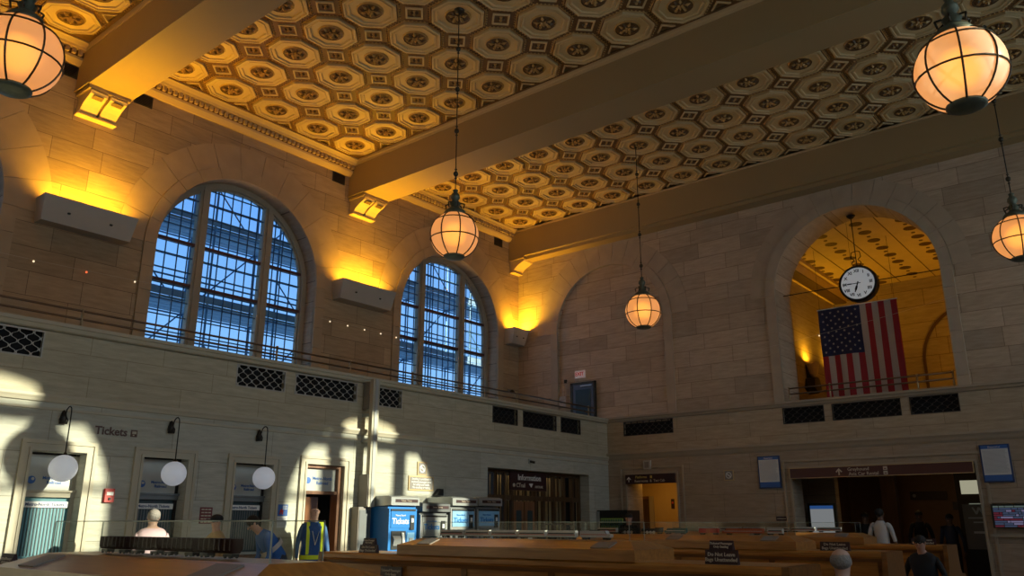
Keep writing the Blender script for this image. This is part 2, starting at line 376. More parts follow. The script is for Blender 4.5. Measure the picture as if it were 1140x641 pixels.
def arch_ring(b, axis, plane, c, sp, r0, r1, proud, n, gap, mat, into=1, z0=None, back=.02, bh=.5):
    def P(a, z, d): return (a, plane+into*d, z) if axis == 'y' else (plane+into*d, a, z)
    def block(poly):
        m = len(poly); vs = [P(a, z, -proud) for a, z in poly]+[P(a, z, back) for a, z in poly]
        b.add(vs, [(i, (i+1) % m, m+(i+1) % m, m+i) for i in range(m)]+[tuple(range(m)), tuple(range(2*m-1, m-1, -1))], mat)
    K = 4
    for i in range(n):
        t0 = PI*i/n+gap/(2*r1); t1 = PI*(i+1)/n-gap/(2*r1)
        poly = [(c-r0*math.cos(t0+(t1-t0)*k/K), sp+r0*math.sin(t0+(t1-t0)*k/K)) for k in range(K+1)]
        poly += [(c-r1*math.cos(t1-(t1-t0)*k/K), sp+r1*math.sin(t1-(t1-t0)*k/K)) for k in range(K+1)]
        block(poly)
    if z0 is not None:
        z = sp-gap/2
        while z-z0 > .05:
            zz = max(z-bh, z0)
            for s in (-1, 1):
                block([(c+s*r0, zz), (c+s*r1, zz), (c+s*r1, z), (c+s*r0, z)])
            z = zz-gap

XL, XR, YU, YD, YS = -7.5, 20.0, 15.98, 12.73, -5.3
ZC, ZB, ZL = 10.75, 9.78, 4.37
SPR, RW = 7.12, 2.07
# floor, slabs
b = MB(); b.box(XL, 30.5, YS-.2, 17, -.12, 0, M['floor']); struct(b.build('floor'))
# upper window wall
wh = [dict(a0=c-RW, a1=c+RW, z0=4.4, spring=SPR) for c in [-4.3]+WIN_C]
struct(wall_sheet('wall_left', 'y', YU, XL, XR, 3.4, 11.0, wh, .55, M['stoneY'], M['revl']))
# end wall: upper with the clock arch, recess of the blind arch
CA, RA = 5.52, 1.95
eh = [dict(a0=CA-RA, a1=CA+RA, z0=4.3, spring=7.15, depth=1.04), dict(a0=12.57-1.85, a1=12.57+1.85, z0=4.37, spring=7.15, depth=.07),
      dict(a0=-1.53-1.85, a1=-1.53+1.85, z0=4.37, spring=7.15, depth=.07)]
struct(wall_sheet('wall_end', 'x', XR, YS, 16.0, 4.25, 11.0, eh, 1.0, M['stoneX']))
def arch_panel(b, x, c, r, z0, sp, mat, hole=None):
    pts = [(c-r, z0)]+[(c-r*math.cos(PI*i/28), sp+r*math.sin(PI*i/28)) for i in range(29)]+[(c+r, z0)]
    b.add([(x, a, z) for a, z in pts], [tuple(range(len(pts)))], mat)
b = MB(); arch_panel(b, XR+.07, 12.57, 1.85, 4.2, 7.15, M['stoneX']); arch_panel(b, XR+.07, -1.53, 1.85, 4.2, 7.15, M['stoneX'])
struct(b.build('wall_end_arch_panel', fix=False))
# end wall strip at grille height, and lower with openings
gx = [(10.61, 12.17), (6.54, 7.56), (4.80, 6.35), (3.60, 4.61)]
struct(wall_sheet('wall_end_band', 'x', XR, YS, YD, 3.4, 4.25, [dict(a0=a, a1=c, z0=3.85, z1=4.25-.001) for a, c in gx], .12, M['midX']))
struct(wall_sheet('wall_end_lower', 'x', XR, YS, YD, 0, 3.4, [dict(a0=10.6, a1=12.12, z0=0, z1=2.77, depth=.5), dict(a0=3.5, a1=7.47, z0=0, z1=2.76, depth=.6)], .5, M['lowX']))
# lower window-side wall (in front of the walkway)
gy = [(1.3, 2.4), (2.62, 3.7), (3.93, 4.73), (7.94, 8.97), (9.19, 10.70), (10.95, 11.94), (14.92, 15.88), (16.10, 17.52), (17.72, 18.64)]
struct(wall_sheet('wall_left_parapet', 'y', YD, XL, XR, 3.27, ZL, [dict(a0=a, a1=c, z0=3.82, z1=4.22) for a, c in gy], .12, M['midY']))
lh = [dict(a0=1.45, a1=2.15, z0=.0, z1=2.5), dict(a0=3.1, a1=3.83, z0=0, z1=2.5), dict(a0=4.80, a1=5.56, z0=0, z1=2.49), dict(a0=6.44, a1=7.20, z0=0, z1=2.52), dict(a0=8.08, a1=8.84, z0=0, z1=2.52), dict(a0=9.58, a1=10.46, z0=0, z1=2.56), dict(a0=14.76, a1=19.0, z0=0, z1=2.76, depth=.45)]
struct(wall_sheet('wall_left_lower', 'y', YD, XL, XR, 0, 3.27, lh, .26, M['lowY']))
# walkway floor and parapet inner face
b = MB(); b.box(XL, XR, YD+.13, YU, 3.28, 3.40, M['trim']); struct(b.build('floor_walkway'))
b = MB(); b.box(XL, XR, YD+.125, YD+.24, 3.40, ZL-.001, M['void']); struct(b.build('wall_left_parapet_back'))
# opposite wall with windows (behind the photographer) and rear wall
struct(wall_sheet('wall_right', 'y', YS, XL, XR, 0, 11.0, [dict(a0=c-RW, a1=c+RW, z0=4.4, spring=SPR) for c in [-4.3]+WIN_C], .4, M['stoneY'], into=-1))
b = MB(); b.box(XL-.15, XL, YS-.4, YU+.5, 0, 11, M['stoneX']); struct(b.build('wall_back'))
b = MB(); b.box(XL, XR, YU+.54, YU+.6, 3.3, 4.42, M['stoneY']); struct(b.build('wall_left_sill'))
# roof slab closing the hall
b = MB(); b.box(XL-.2, 20.2, YS-.4, YU+.6, 11.0, 11.15, M['plaster']); struct(b.build('ceiling_slab'))

# ledges and band courses
b = MB()
prof = [(YD+.26, ZL), (YD-.10, ZL), (YD-.10, ZL-.05), (YD-.07, ZL-.06), (YD-.05, ZL-.11), (YD, ZL-.13), (YD, ZL-.14), (YD+.26, ZL-.14)]
b.prism(prof, 'x', XL, XR, M['trim']); struct(b.build('trim_1'))
b = MB(); b.prism([(YD, 3.31), (YD-.06, 3.31), (YD-.07, 3.27), (YD-.045, 3.235), (YD-.03, 3.20), (YD, 3.19)], 'x', XL, XR, M['trim'])
b.prism([(YD, 3.12), (YD-.02, 3.12), (YD-.02, 3.09), (YD, 3.08)], 'x', XL, XR, M['trim']); struct(b.build('trim_2'))
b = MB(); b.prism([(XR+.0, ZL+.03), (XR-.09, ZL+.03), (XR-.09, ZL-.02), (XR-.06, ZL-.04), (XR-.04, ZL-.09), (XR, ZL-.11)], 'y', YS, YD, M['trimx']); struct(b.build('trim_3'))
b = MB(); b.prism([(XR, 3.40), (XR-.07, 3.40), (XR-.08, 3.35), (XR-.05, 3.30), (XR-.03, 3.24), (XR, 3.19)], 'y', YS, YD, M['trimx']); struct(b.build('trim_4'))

# arch surrounds
b = MB()
for c in WIN_C:
    arch_ring(b, 'y', YU, c, SPR, RW, RW+.26, .05, 13, .008, M['vous'], z0=3.5)
    arch_ring(b, 'y', YU, c, SPR, RW+.27, RW+.84, .018, 13, .012, M['vous'])
struct(b.build('trim_5'))
b = MB()
arch_ring(b, 'x', XR, CA, 7.15, RA, RA+.25, .06, 15, .006, M['vousx'], z0=4.4)
arch_ring(b, 'x', XR, CA, 7.15, RA+.26, RA+.66, .018, 15, .012, M['vousx'])
for c in (12.57, -1.53):
    arch_ring(b, 'x', XR, c, 7.15, 1.85, 2.10, .05, 15, .006, M['vousx'], z0=4.4)
    arch_ring(b, 'x', XR, c, 7.15, 2.11, 2.62, .018, 15, .012, M['vousx'])
struct(b.build('trim_6'))

# ------------------------------------------------------------------ ceiling
BEAMS = [(-1.28, -.40), (5.75, 6.63), (12.77, 13.65)]
for k, (x0, x1) in enumerate(BEAMS):
    b = MB(); b.box(x0, x1, YS, YU, ZB, 11.0, M['plaster'])
    b.box(x0-.02, x1+.02, YU-.62, YU, ZB+.0, ZB+.05, M['plaster'])
    struct(b.build('ceiling_beam'))
b = MB(); b.box(19.5, 20.0, YS, YU, ZB, 11.0, M['plaster']); b.box(19.62, 20.0, YS, YU, ZB-.10, ZB, M['plaster']); struct(b.build('ceiling_beam'))
def ngon(r_ap, cx, cy, z, n=8):
    R = r_ap/math.cos(PI/n)
    return [(cx+R*math.cos(PI/n+2*PI*i/n), cy+R*math.sin(PI/n+2*PI*i/n), z) for i in range(n)]
def octagon(b, cx, cy, sx_=1.0, sy_=1.0, Z=ZC, detail=True):
    prof = [(.50, Z+.01, 'cream'), (.50, Z-.055, 'cream'), (.465, Z-.06, 'cream'), (.455, Z-.035, 'cream'), (.425, Z-.035, 'cream'), (.415, Z-.05, 'cream'), (.385, Z-.05, 'cream'), (.375, Z-.02, 'cream'), (.245, Z-.015, 'cream')]
    rings = [ngon(p[0], 0, 0, p[1]) for p in prof]
    rings = [[(cx+x*sx_, cy+y*sy_, z) for x, y, z in r] for r in rings]
    for r0, r1 in zip(rings[:-1], rings[1:]):
        b.add(r0+r1, [(i, (i+1) % 8, 8+(i+1) % 8, 8+i) for i in range(8)], M['cream'])
    for ap, hz in ((.530, .022),):
        rr = [[(cx+x*sx_, cy+y*sy_, z) for x, y, z in ngon(ap+d, 0, 0, Z-h_)] for d, h_ in ((-.014, 0), (0, hz), (.014, 0))]
        for r0, r1 in zip(rr[:-1], rr[1:]): b.add(r0+r1, [(i, (i+1) % 8, 8+(i+1) % 8, 8+i) for i in range(8)], M['gold'])
    n = 16
    c1 = [(cx+.245*math.cos(2*PI*i/n+PI/8), cy+.245*math.sin(2*PI*i/n+PI/8), Z-.015) for i in range(n)]
    # circle rim and dark dish
    r2 = [(cx+.235*math.cos(2*PI*i/n), cy+.235*math.sin(2*PI*i/n), Z-.04) for i in range(n)]
    r3 = [(cx+.215*math.cos(2*PI*i/n), cy+.215*math.sin(2*PI*i/n), Z-.03) for i in range(n)]
    r1 = [(cx+.262*math.cos(2*PI*i/n), cy+.262*math.sin(2*PI*i/n), Z-.012) for i in range(n)]
    b.add(r1+r2, [(i, (i+1) % n, n+(i+1) % n, n+i) for i in range(n)], M['gold'])
    b.add(r2+r3, [(i, (i+1) % n, n+(i+1) % n, n+i) for i in range(n)], M['dkgold'])
    b.add(r3, [tuple(range(n))], M['web'])
    a0 = random.random()
    for k in range(10):                       # leaves
        t = a0+2*PI*k/10; u = Vector((math.cos(t), math.sin(t), 0)); v = Vector((-u.y, u.x, 0)); c = Vector((cx, cy, Z-.03))
        b.add([c+.06*u, c+.13*u+.035*v+Vector((0, 0, -.01)), c+.205*u, c+.13*u-.035*v+Vector((0, 0, -.01)), c+.135*u+Vector((0, 0, -.05))],
              [(0, 1, 4), (1, 2, 4), (2, 3, 4), (3, 0, 4)], M['gold'] if k % 2 else M['dkgold'])
    for k in range(5):
        t = a0+2*PI*k/5; u = Vector((math.cos(t), math.sin(t), 0)); v = Vector((-u.y, u.x, 0)); c = Vector((cx, cy, Z-.05))
        b.add([c, c+.05*u+.03*v, c+.10*u, c+.05*u-.03*v, c+.055*u+Vector((0, 0, -.04))], [(0, 1, 4), (1, 2, 4), (2, 3, 4), (3, 0, 4)], M['gold'])
    if detail:                                # gold beading along the eight sides
        R = .560/math.cos(PI/8)
        for k in range(8):
            p = Vector((cx+sx_*R*math.cos(PI/8+k*PI/4), cy+sy_*R*math.sin(PI/8+k*PI/4), Z)); q = Vector((cx+sx_*R*math.cos(PI/8+(k+1)*PI/4), cy+sy_*R*math.sin(PI/8+(k+1)*PI/4), Z))
            if k in (0, 1, 2, 3, 4, 5, 6, 7):
                for j in range(6):
                    c = p.lerp(q, (j+.5)/6); s_ = .020
                    b.add([c+Vector((s_, 0, 0)), c+Vector((0, s_, 0)), c+Vector((-s_, 0, 0)), c+Vector((0, -s_, 0)), c+Vector((0, 0, -.028))], [(0, 1, 4), (1, 2, 4), (2, 3, 4), (3, 0, 4)], M['gold'])
def lozenge(b, cx, cy, Z=ZC, clip=None):
    # square turned 45 degrees between four octagons
    def sq(r, z): return [Vector((cx+r, cy, z)), Vector((cx, cy+r, z)), Vector((cx-r, cy, z)), Vector((cx, cy-r, z))]
    rs = [(.235, Z), (.225, Z-.03), (.19, Z-.03), (.18, Z-.004)]
    R = [sq(*r) for r in rs]
    if clip:   # clip = unit vector pointing to the inside (half square = triangle)
        u = Vector((clip[0], clip[1], 0)); v = Vector((-u.y, u.x, 0)); c = Vector((cx, cy, 0))+u*.035
        tri = lambda r, z: [c+v*r+Vector((0, 0, z)), c+u*r+Vector((0, 0, z)), c-v*r+Vector((0, 0, z))]
        T = [tri(r-.03, z) for r, z in rs]
        for t0, t1 in zip(T[:-1], T[1:]): b.add(t0+t1, [(i, (i+1) % 3, 3+(i+1) % 3, 3+i) for i in range(3)], M['cream'])
        return
    for r0, r1 in zip(R[:-1], R[1:]): b.add(r0+r1, [(i, (i+1) % 4, 4+(i+1) % 4, 4+i) for i in range(4)], M['cream'])
    for k in range(4):
        t = PI/4+k*PI/2; c = Vector((cx+.045*math.cos(t), cy+.045*math.sin(t), Z)); s_ = .04
        b.add([c+Vector((s_, 0, 0)), c+Vector((0, s_, 0)), c+Vector((-s_, 0, 0)), c+Vector((0, -s_, 0)), c+Vector((0, 0, -.05))], [(0, 1, 4), (1, 2, 4), (2, 3, 4), (3, 0, 4)], M['dkgold'] if k % 2 else M['gold'])
def ceiling_panel(x0, x1, c0, y0, rows, cols=5, px_=1.18, py_=1.147, start=0):
    b = MB()
    # plain brown web
    b.add([(x0, YS, ZC), (x1, YS, ZC), (x1, YU, ZC), (x0, YU, ZC)], [(0, 1, 2, 3)], M['web'])
    fx0, fx1 = c0-.60, c0+px_*(cols-1)+.60; fy1 = y0+.60
    # plain strips framing the field
    b.prism([(x0, ZC), (fx0-.02, ZC), (fx0-.03, ZC-.05), (x0+.03, ZC-.07), (x0+.02, ZC-.12), (x0, ZC-.12)], 'y', YS, YU, M['strip'])
    b.prism([(x1, ZC), (fx1+.02, ZC), (fx1+.03, ZC-.05), (x1-.03, ZC-.07), (x1-.02, ZC-.12), (x1, ZC-.12)], 'y', YS, YU, M['strip'])
    sy_ = py_/px_
    for j in range(rows):
        for i in range(cols):
            octagon(b, c0+i*px_, y0-j*py_, 1.0, sy_)
            if i < cols-1: lozenge(b, c0+(i+.5)*px_, y0-(j+.5)*py_)
        lozenge(b, c0-.55, y0-(j+.5)*py_, clip=(1, 0)); lozenge(b, c0+(cols-1)*px_+.55, y0-(j+.5)*py_, clip=(-1, 0))
    for i in range(cols-1): lozenge(b, c0+(i+.5)*px_, y0+.54, clip=(0, -1))
    return struct(b.build('ceiling', fix=False))
ceiling_panel(-.40, 5.75, .38, 14.96, 7)
ceiling_panel(6.63, 12.77, 7.36, 14.96, 14)
ceiling_panel(13.65, 19.5, 14.25, 15.10, 14, px_=1.185)
b = MB(); b.add([(XL, YS, ZC), (-1.28, YS, ZC), (-1.28, YU, ZC), (XL, YU, ZC)], [(0, 1, 2, 3)], M['web']); struct(b.build('ceiling', fix=False))
# cornice with dentils above the windows
for (x0, x1, y1) in [(-.40, 5.75, 15.56), (6.63, 12.77, 15.56), (13.65, 19.5, 15.62)]:
    b = MB()
    P_ = [(YU, 10.36), (YU-.06, 10.36), (YU-.10, 10.40), (YU-.15, 10.45), (YU-.16, 10.49), (YU-.16, 10.50)]
    b.prism(P_+[(YU, 10.50)], 'x', x0, x1, M['strip'])
    b.prism([(YU, 10.50), (YU-.17, 10.50), (YU-.17, 10.62), (YU, 10.62)], 'x', x0, x1, M['web'])
    b.prism([(YU, 10.62), (YU-.28, 10.62), (YU-.30, 10.66), (YU-.36, 10.70), (y1, 10.72), (y1, 10.75), (YU, 10.75)], 'x', x0, x1, M['strip'])
    x = x0+.03
    while x < x1-.06:
        b.box(x, x+.065, YU-.245, YU-.16, 10.51, 10.61, M['strip']); x += .125
    struct(b.build('trim_7'))
# beam-end corbels
def corbel(x0, x1, name_lobes=2):
    b = MB(); w_ = (x1-x0)
    prof = [(YU, ZB-.07), (15.40, ZB-.07), (15.375, ZB-.11), (15.40, ZB-.16), (15.45, ZB-.17), (15.50, ZB-.20), (15.60, ZB-.235), (15.70, ZB-.29), (15.79, ZB-.37), (15.84, ZB-.43), (YU, ZB-.43)]
    if name_lobes == 2:
        b.prism(prof, 'x', x0, x0+w_*.46, M['cream']); b.prism(prof, 'x', x1-w_*.46, x1, M['cream'])
        b.prism([(y+.05 if y < YU else y, z+.02) for y, z in prof], 'x', x0+w_*.46, x1-w_*.46, M['dkgold'])
        for c in (x0+w_*.23, x1-w_*.23): b.prism([(15.395, ZB-.175), (15.50, ZB-.215), (15.50, ZB-.225), (15.40, ZB-.19)], 'x', c-.10, c+.10, M['dkgold'])
    else: b.prism(prof, 'x', x0, x1, M['cream'])
    b.box(x0-.03, x1+.03, 15.80, YU, ZB-.47, ZB-.43, M['cream'])
    b.box(x0-.05, x1+.05, 15.36, YU, ZB-.07, ZB, M['plaster'])
    return struct(b.build('trim_8'))
corbel(-1.2, -.48); corbel(5.83, 6.55); corbel(12.85, 13.57); corbel(19.55, 20.0, 1)

# ------------------------------------------------------------------ great windows
def great_window(name, c, y, plane_dir=1, fine=True):
    root = bpy.data.objects.new(name, None); COL.objects.link(root); root.location = (c, y, 4.4); root['kind'] = 'structure'
    b = MB(); r = RW
    N = 28
    def arc(ri, ro, y0, y1, mat):
        for i in range(N):
            t0, t1 = PI*i/N, PI*(i+1)/N
            vs = [(ro*math.cos(t0), y0, SPR-4.4+ro*math.sin(t0)), (ro*math.cos(t1), y0, SPR-4.4+ro*math.sin(t1)), (ri*math.cos(t1), y0, SPR-4.4+ri*math.sin(t1)), (ri*math.cos(t0), y0, SPR-4.4+ri*math.sin(t0))]
            b.add(vs+[(v[0], y1, v[2]) for v in vs], [(0, 1, 2, 3), (7, 6, 5, 4), (0, 1, 5, 4), (2, 3, 7, 6), (1, 2, 6, 5), (3, 0, 4, 7)], mat)
    arc(r-.13, r, -.09, .09, M['winframe'])
    arc(r-.17, r-.13, -.03, .05, M['winframe'])
    for s_ in (-1, 1):
        b.box(s_*(r-.13), s_*r, -.09, .09, 0, SPR-4.4, M['winframe']); b.box(s_*(r-.17), s_*(r-.13), -.03, .05, 0, SPR-4.4, M['winframe'])
        mw = .12 if fine else .17
        b.box(s_*.86-mw, s_*.86+mw, -.07, .09, 0, SPR-4.4+math.sqrt(r*r-.74**2)-.05, M['winframe'])
        b.box(s_*.86-.06, s_*.86+.06, -.11, -.07, 0, SPR-4.4+math.sqrt(r*r-.74**2)-.14, M['winframe'])
    b.box(-r, r, -.09, .09, 0, .12, M['winframe'])
    b.build('window_frame', root)
    b = MB(); b2 = MB()
    top = lambda a: SPR-4.4+math.sqrt(max(.0, (r-.13)**2-a*a))
    half = lambda z: (r-.13) if z <= SPR-4.4 else math.sqrt(max(0, (r-.13)**2-(z-(SPR-4.4))**2))
    if fine:
        for a in [-1.62, -1.34, -1.10, -.58, -.36, -.12, .12, .36, .58, 1.10, 1.34, 1.62]:
            b.box(a-.010, a+.010, -.012, .012, .1, top(a), M['muntin'])
        z = .35
        while z < SPR-4.4+r-.2:
            h = half(z); b.box(-h, h, -.012, .012, z-.012, z+.012, M['muntin']); z += .345
    for z in (2.13, 3.08):
        h = half(z); b.box(-h, h, -.05, .05, z-.035, z+.035, M['transom'])
    if not fine: b.box(-half(4.1), half(4.1), -.05, .05, 4.0, 4.24, M['transom'])  # extra transom, added to cut a dark band across the sun patches
    b.build('muntins', root)
    pts = [(-(r-.1), .06)]+[(-(r-.1)*math.cos(PI*i/N), SPR-4.4+(r-.1)*math.sin(PI*i/N)) for i in range(N+1)]+[(r-.1, .06)]
    g = MB(); g.add([(x_, .02, z_) for x_, z_ in pts]+[(x_, .026, z_) for x_, z_ in pts], [tuple(range(len(pts))), tuple(range(2*len(pts)-1, len(pts)-1, -1))], M['glass']); g.build('pane', root, fix=False)
    return root
for i, c in enumerate(WIN_C): great_window('window_%d' % (i+1), c, YU+.45)
for i, c in enumerate([-4.3]+WIN_C): great_window('window_%d' % (i+5), c, YS-.3, fine=False)
great_window('window_4', -4.3, YU+.45, fine=False)

# scaffolding outside the windows
sc = thing('scaffolding', (12, 18.3, 2.0), 'blue grey tube scaffolding with plank decks standing outside the arched windows', 'scaffolding')
def rel(b, o):
    L = o.location; b.v = [(v[0]-L.x, v[1]-L.y, v[2]-L.z) for v in b.v]; return b
xs = [.6+1.9*i for i in range(12)]
def scb_(name, p, q, r_): b = MB(); b.bar(p, q, r_, M['scaf']); rel(b, sc).build(name, sc)
for x in xs:
    for y in (17.75, 18.85): scb_('standard', (x, y, 2.0), (x, y, 13), .028)
for z in (2.6, 4.6, 6.6, 8.6, 10.6):
    for y in (17.75, 18.85):
        for dz in (-.1, .5, 1.0): scb_('ledger', (.2, y, z+dz), (22, y, z+dz), .022)
    for x in xs: scb_('bearer', (x, 17.6, z-.1), (x, 19.0, z-.1), .024)
for i, x in enumerate(xs[:-1]):
    for k, z in enumerate((2.6, 4.6, 6.6, 8.6, 10.6)):
        if (i+k) % 2: scb_('brace', (x, 18.85, z), (x+1.9, 18.85, z+2), .02)
        else: scb_('brace', (x, 17.75, z+1.0), (x+.95, 17.75, z), .018)
for z in (4.6, 6.6, 8.6, 10.6):
    for k in range(4):
        b = MB(); b.box(.3, 21.9, 17.72+k*.29, 17.98+k*.29, z-.06, z-.01, M['deck']); rel(b, sc).build('deck_plank', sc)
    b = MB(); b.box(.3, 21.9, 17.70, 17.715, z, z+.16, M['deck']); rel(b, sc).build('toe_board', sc)
tag(sc, sc['label'], 'scaffolding')

# ------------------------------------------------------------------ sconce uplights on the piers
def uplight(x0, x1, label, power=115):
    t = thing('wall_uplight', ((x0+x1)/2, YU, 7.0), label, 'wall light', 'uplight troughs between the windows')
    w2 = (x1-x0)/2; b = MB()
    vs = []
    for (yy, zz, ww) in ((-.30, -.08, w2-.05), (-.45, .38, w2), (-.42, .38, w2-.03), (-.28, -.04, w2-.08)):
        vs += [(-ww, yy, zz), (ww, yy, zz)]
    A = [(-w2+.05, 0, -.08), (w2-.05, 0, -.08), (w2-.05, -.30, -.08), (-w2+.05, -.30, -.08)]
    B = [(-w2, 0, .40), (w2, 0, .40), (w2, -.45, .40), (-w2, -.45, .40)]
    C_ = [(-w2+.03, -.03, .40), (w2-.03, -.03, .40), (w2-.03, -.42, .40), (-w2+.03, -.42, .40)]
    D = [(-w2+.08, -.03, .0), (w2-.08, -.03, .0), (w2-.08, -.28, .0), (-w2+.08, -.28, .0)]
    b.add(A+B+C_+D, [(0, 1, 2, 3), (0, 1, 5, 4), (1, 2, 6, 5), (2, 3, 7, 6), (3, 0, 4, 7)]+[(4+i, 4+(i+1) % 4, 8+(i+1) % 4, 8+i) for i in range(4)]+[(8+i, 8+(i+1) % 4, 12+(i+1) % 4, 12+i) for i in range(4)]+[(12, 13, 14, 15)], M['greybox'])
    b.build('housing', t)
    b = MB(); b.lathe([(.022, 0), (.03, .01), (.03, .03)], (-w2*.45, -.375, .12), M['bronze'], 10); b.build('knob', t); b = MB(); b.lathe([(.022, 0), (.03, .01), (.03, .03)], (w2*.45, -.375, .12), M['bronze'], 10); b.build('knob', t)
    b = MB(); b.box(-w2+.15, w2-.15, -.22, -.12, .01, .05, M['lampon']); b.build('lamp_tube', t)
    area('uplight_glow', ((x0+x1)/2, YU-.22, 7.30), (0, -.42, 1), x1-x0-.2, .2, power*1.35, ORANGE, 150)
uplight(-1.75, .05, 'grey uplight trough beyond the leftmost window')
uplight(5.38, 7.16, 'long grey uplight trough left of the largest arched window', 108)
uplight(12.42, 14.22, 'grey uplight trough between the two arched windows', 104)
uplight(19.25, 19.98, 'short grey uplight trough tucked in the corner by the end wall', 62)

# vents high on the wall
for x0, lab in ((-.2, 'small dark wall vent above the leftmost arch'), (5.35, 'small dark wall vent left of the first beam'), (6.92, 'small dark wall vent right of the first beam end'), (12.22, 'small dark wall vent left of the second beam end'), (18.75, 'small dark wall vent near the far corner under the cornice')):
    t = thing('wall_vent', (x0, YU, 10.08), lab, 'vent')
    b = MB(); b.box(0, .40, -.02, .0, 0, .26, M['latticed']); b.build('backing', t)
    b = MB()
    for i in range(8): b.box(.03, .37, -.035, -.02, .02+i*.03, .035+i*.03, M['black'])
    b.build('louvres', t)

# ------------------------------------------------------------------ parapet grilles
def grille(axis, a0, a1, z0, z1, lab, light, group):
    w_ = a1-a0; h = z1-z0
    loc = (a0, YD, z0) if axis == 'y' else (XR, a1, z0)
    t = thing('vent_grille', loc, lab, 'grille', group, 0 if axis == 'y' else -PI/2)
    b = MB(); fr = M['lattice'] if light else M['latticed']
    for (p, q, r, s) in ((0, w_, 0, .018), (0, w_, h-.018, h), (0, .018, .018, h-.018), (w_-.018, w_, .018, h-.018)): b.box(p, q, -.012, .02, r, s, fr)
    b.build('grille_frame', t)
    b = MB(); b.box(0, w_, .10, .115, 0, h, M['void']); b.build('backing', t)  # black sheet paints the dark depth behind the lattice
    b = MB(); p = .098; rows = 5; hh = h/rows
    n = int(round(w_/p)); p = w_/n
    for i in range(n+1):
        for j in range(rows):          # wavy vertical straps touching in turn make the lattice
            s_ = 1 if (i+j) % 2 == 0 else -1
            xa = i*p; am = p*.42
            z_0 = j*hh; pts = [(xa+s_*am*k, z_0+hh*f) for f, k in ((0, 0), (.2, .8), (.4, 1), (.6, 1), (.8, .8), (1, 0))]
            for (u, v), (u2, v2) in zip(pts[:-1], pts[1:]):
                u, u2 = min(max(u, .01), w_-.01), min(max(u2, .01), w_-.01)
                b.add([(u-.007, 0, v), (u+.007, 0, v), (u2+.007, 0, v2), (u2-.007, 0, v2), (u-.007, .01, v), (u+.007, .01, v), (u2+.007, .01, v2), (u2-.007, .01, v2)], [(0, 1, 2, 3), (4, 5, 6, 7), (0, 3, 7, 4), (1, 2, 6, 5)], fr)
    b.build('lattice', t)
gl = ['far left of the balcony front', 'left of the balcony front', 'at the left edge under the balcony rail', 'left of three under the largest window', 'widest, just left of the hanging post', 'right of the hanging post', 'left of three near the corner', 'middle of three near the corner', 'right of three, closest to the corner']
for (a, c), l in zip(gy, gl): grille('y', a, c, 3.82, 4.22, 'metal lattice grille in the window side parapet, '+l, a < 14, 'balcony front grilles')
gl = ['alone, nearest the corner', 'left of three under the flag', 'middle and widest of three under the flag', 'right of three under the flag']
for (a, c), l in zip(gx, gl): grille('x', a, c, 3.85, 4.249, 'dark lattice grille in the end wall, '+l, False, 'end wall grilles')

# ------------------------------------------------------------------ railings
def railing(name, pts_posts, p0, p1, zs, lab, mats, zbase):
    t = thing(name, (p0[0], p0[1], zbase), lab, 'railing')
    d = Vector((p1[0]-p0[0], p1[1]-p0[1], 0))
    for z in zs:
        b = MB(); b.bar((0, 0, z-zbase), (d.x, d.y, z-zbase), .019, mats[0], 8); b.build('rail', t, smooth=True)
    for k in pts_posts:
        b = MB(); q = d*k; b.bar((q.x, q.y, 0), (q.x, q.y, zs[0]-zbase+.02), .02, mats[1], 8); b.lathe([(.045, 0), (.045, .015), (.02, .03)], (q.x, q.y, 0), mats[1], 10)
        b.lathe([(.02, 0), (.028, .015), (.02, .03)], (q.x, q.y, zs[0]-zbase+.01), mats[1], 8); b.build('post', t, smooth=True)
railing('balcony_railing', [(x-XL)/(19.4-XL) for x in (-5.3, -1.8, 1.7, 5.22, 8.75, 10.5, 12.25, 15.85, 19.1)], (XL, YD+.02), (19.4, YD+.02), (4.63, 4.50), 'long two bar brass railing along the window side balcony', (M['raildk'], M['brass']), ZL)
railing('balcony_railing', [.0, .27, .80, 1.0], (XR+.02, 7.35), (XR+.02, 3.65), (4.72, 4.58), 'short two bar railing across the clock arch', (M['raildk'], M['brass']), ZL-.07)

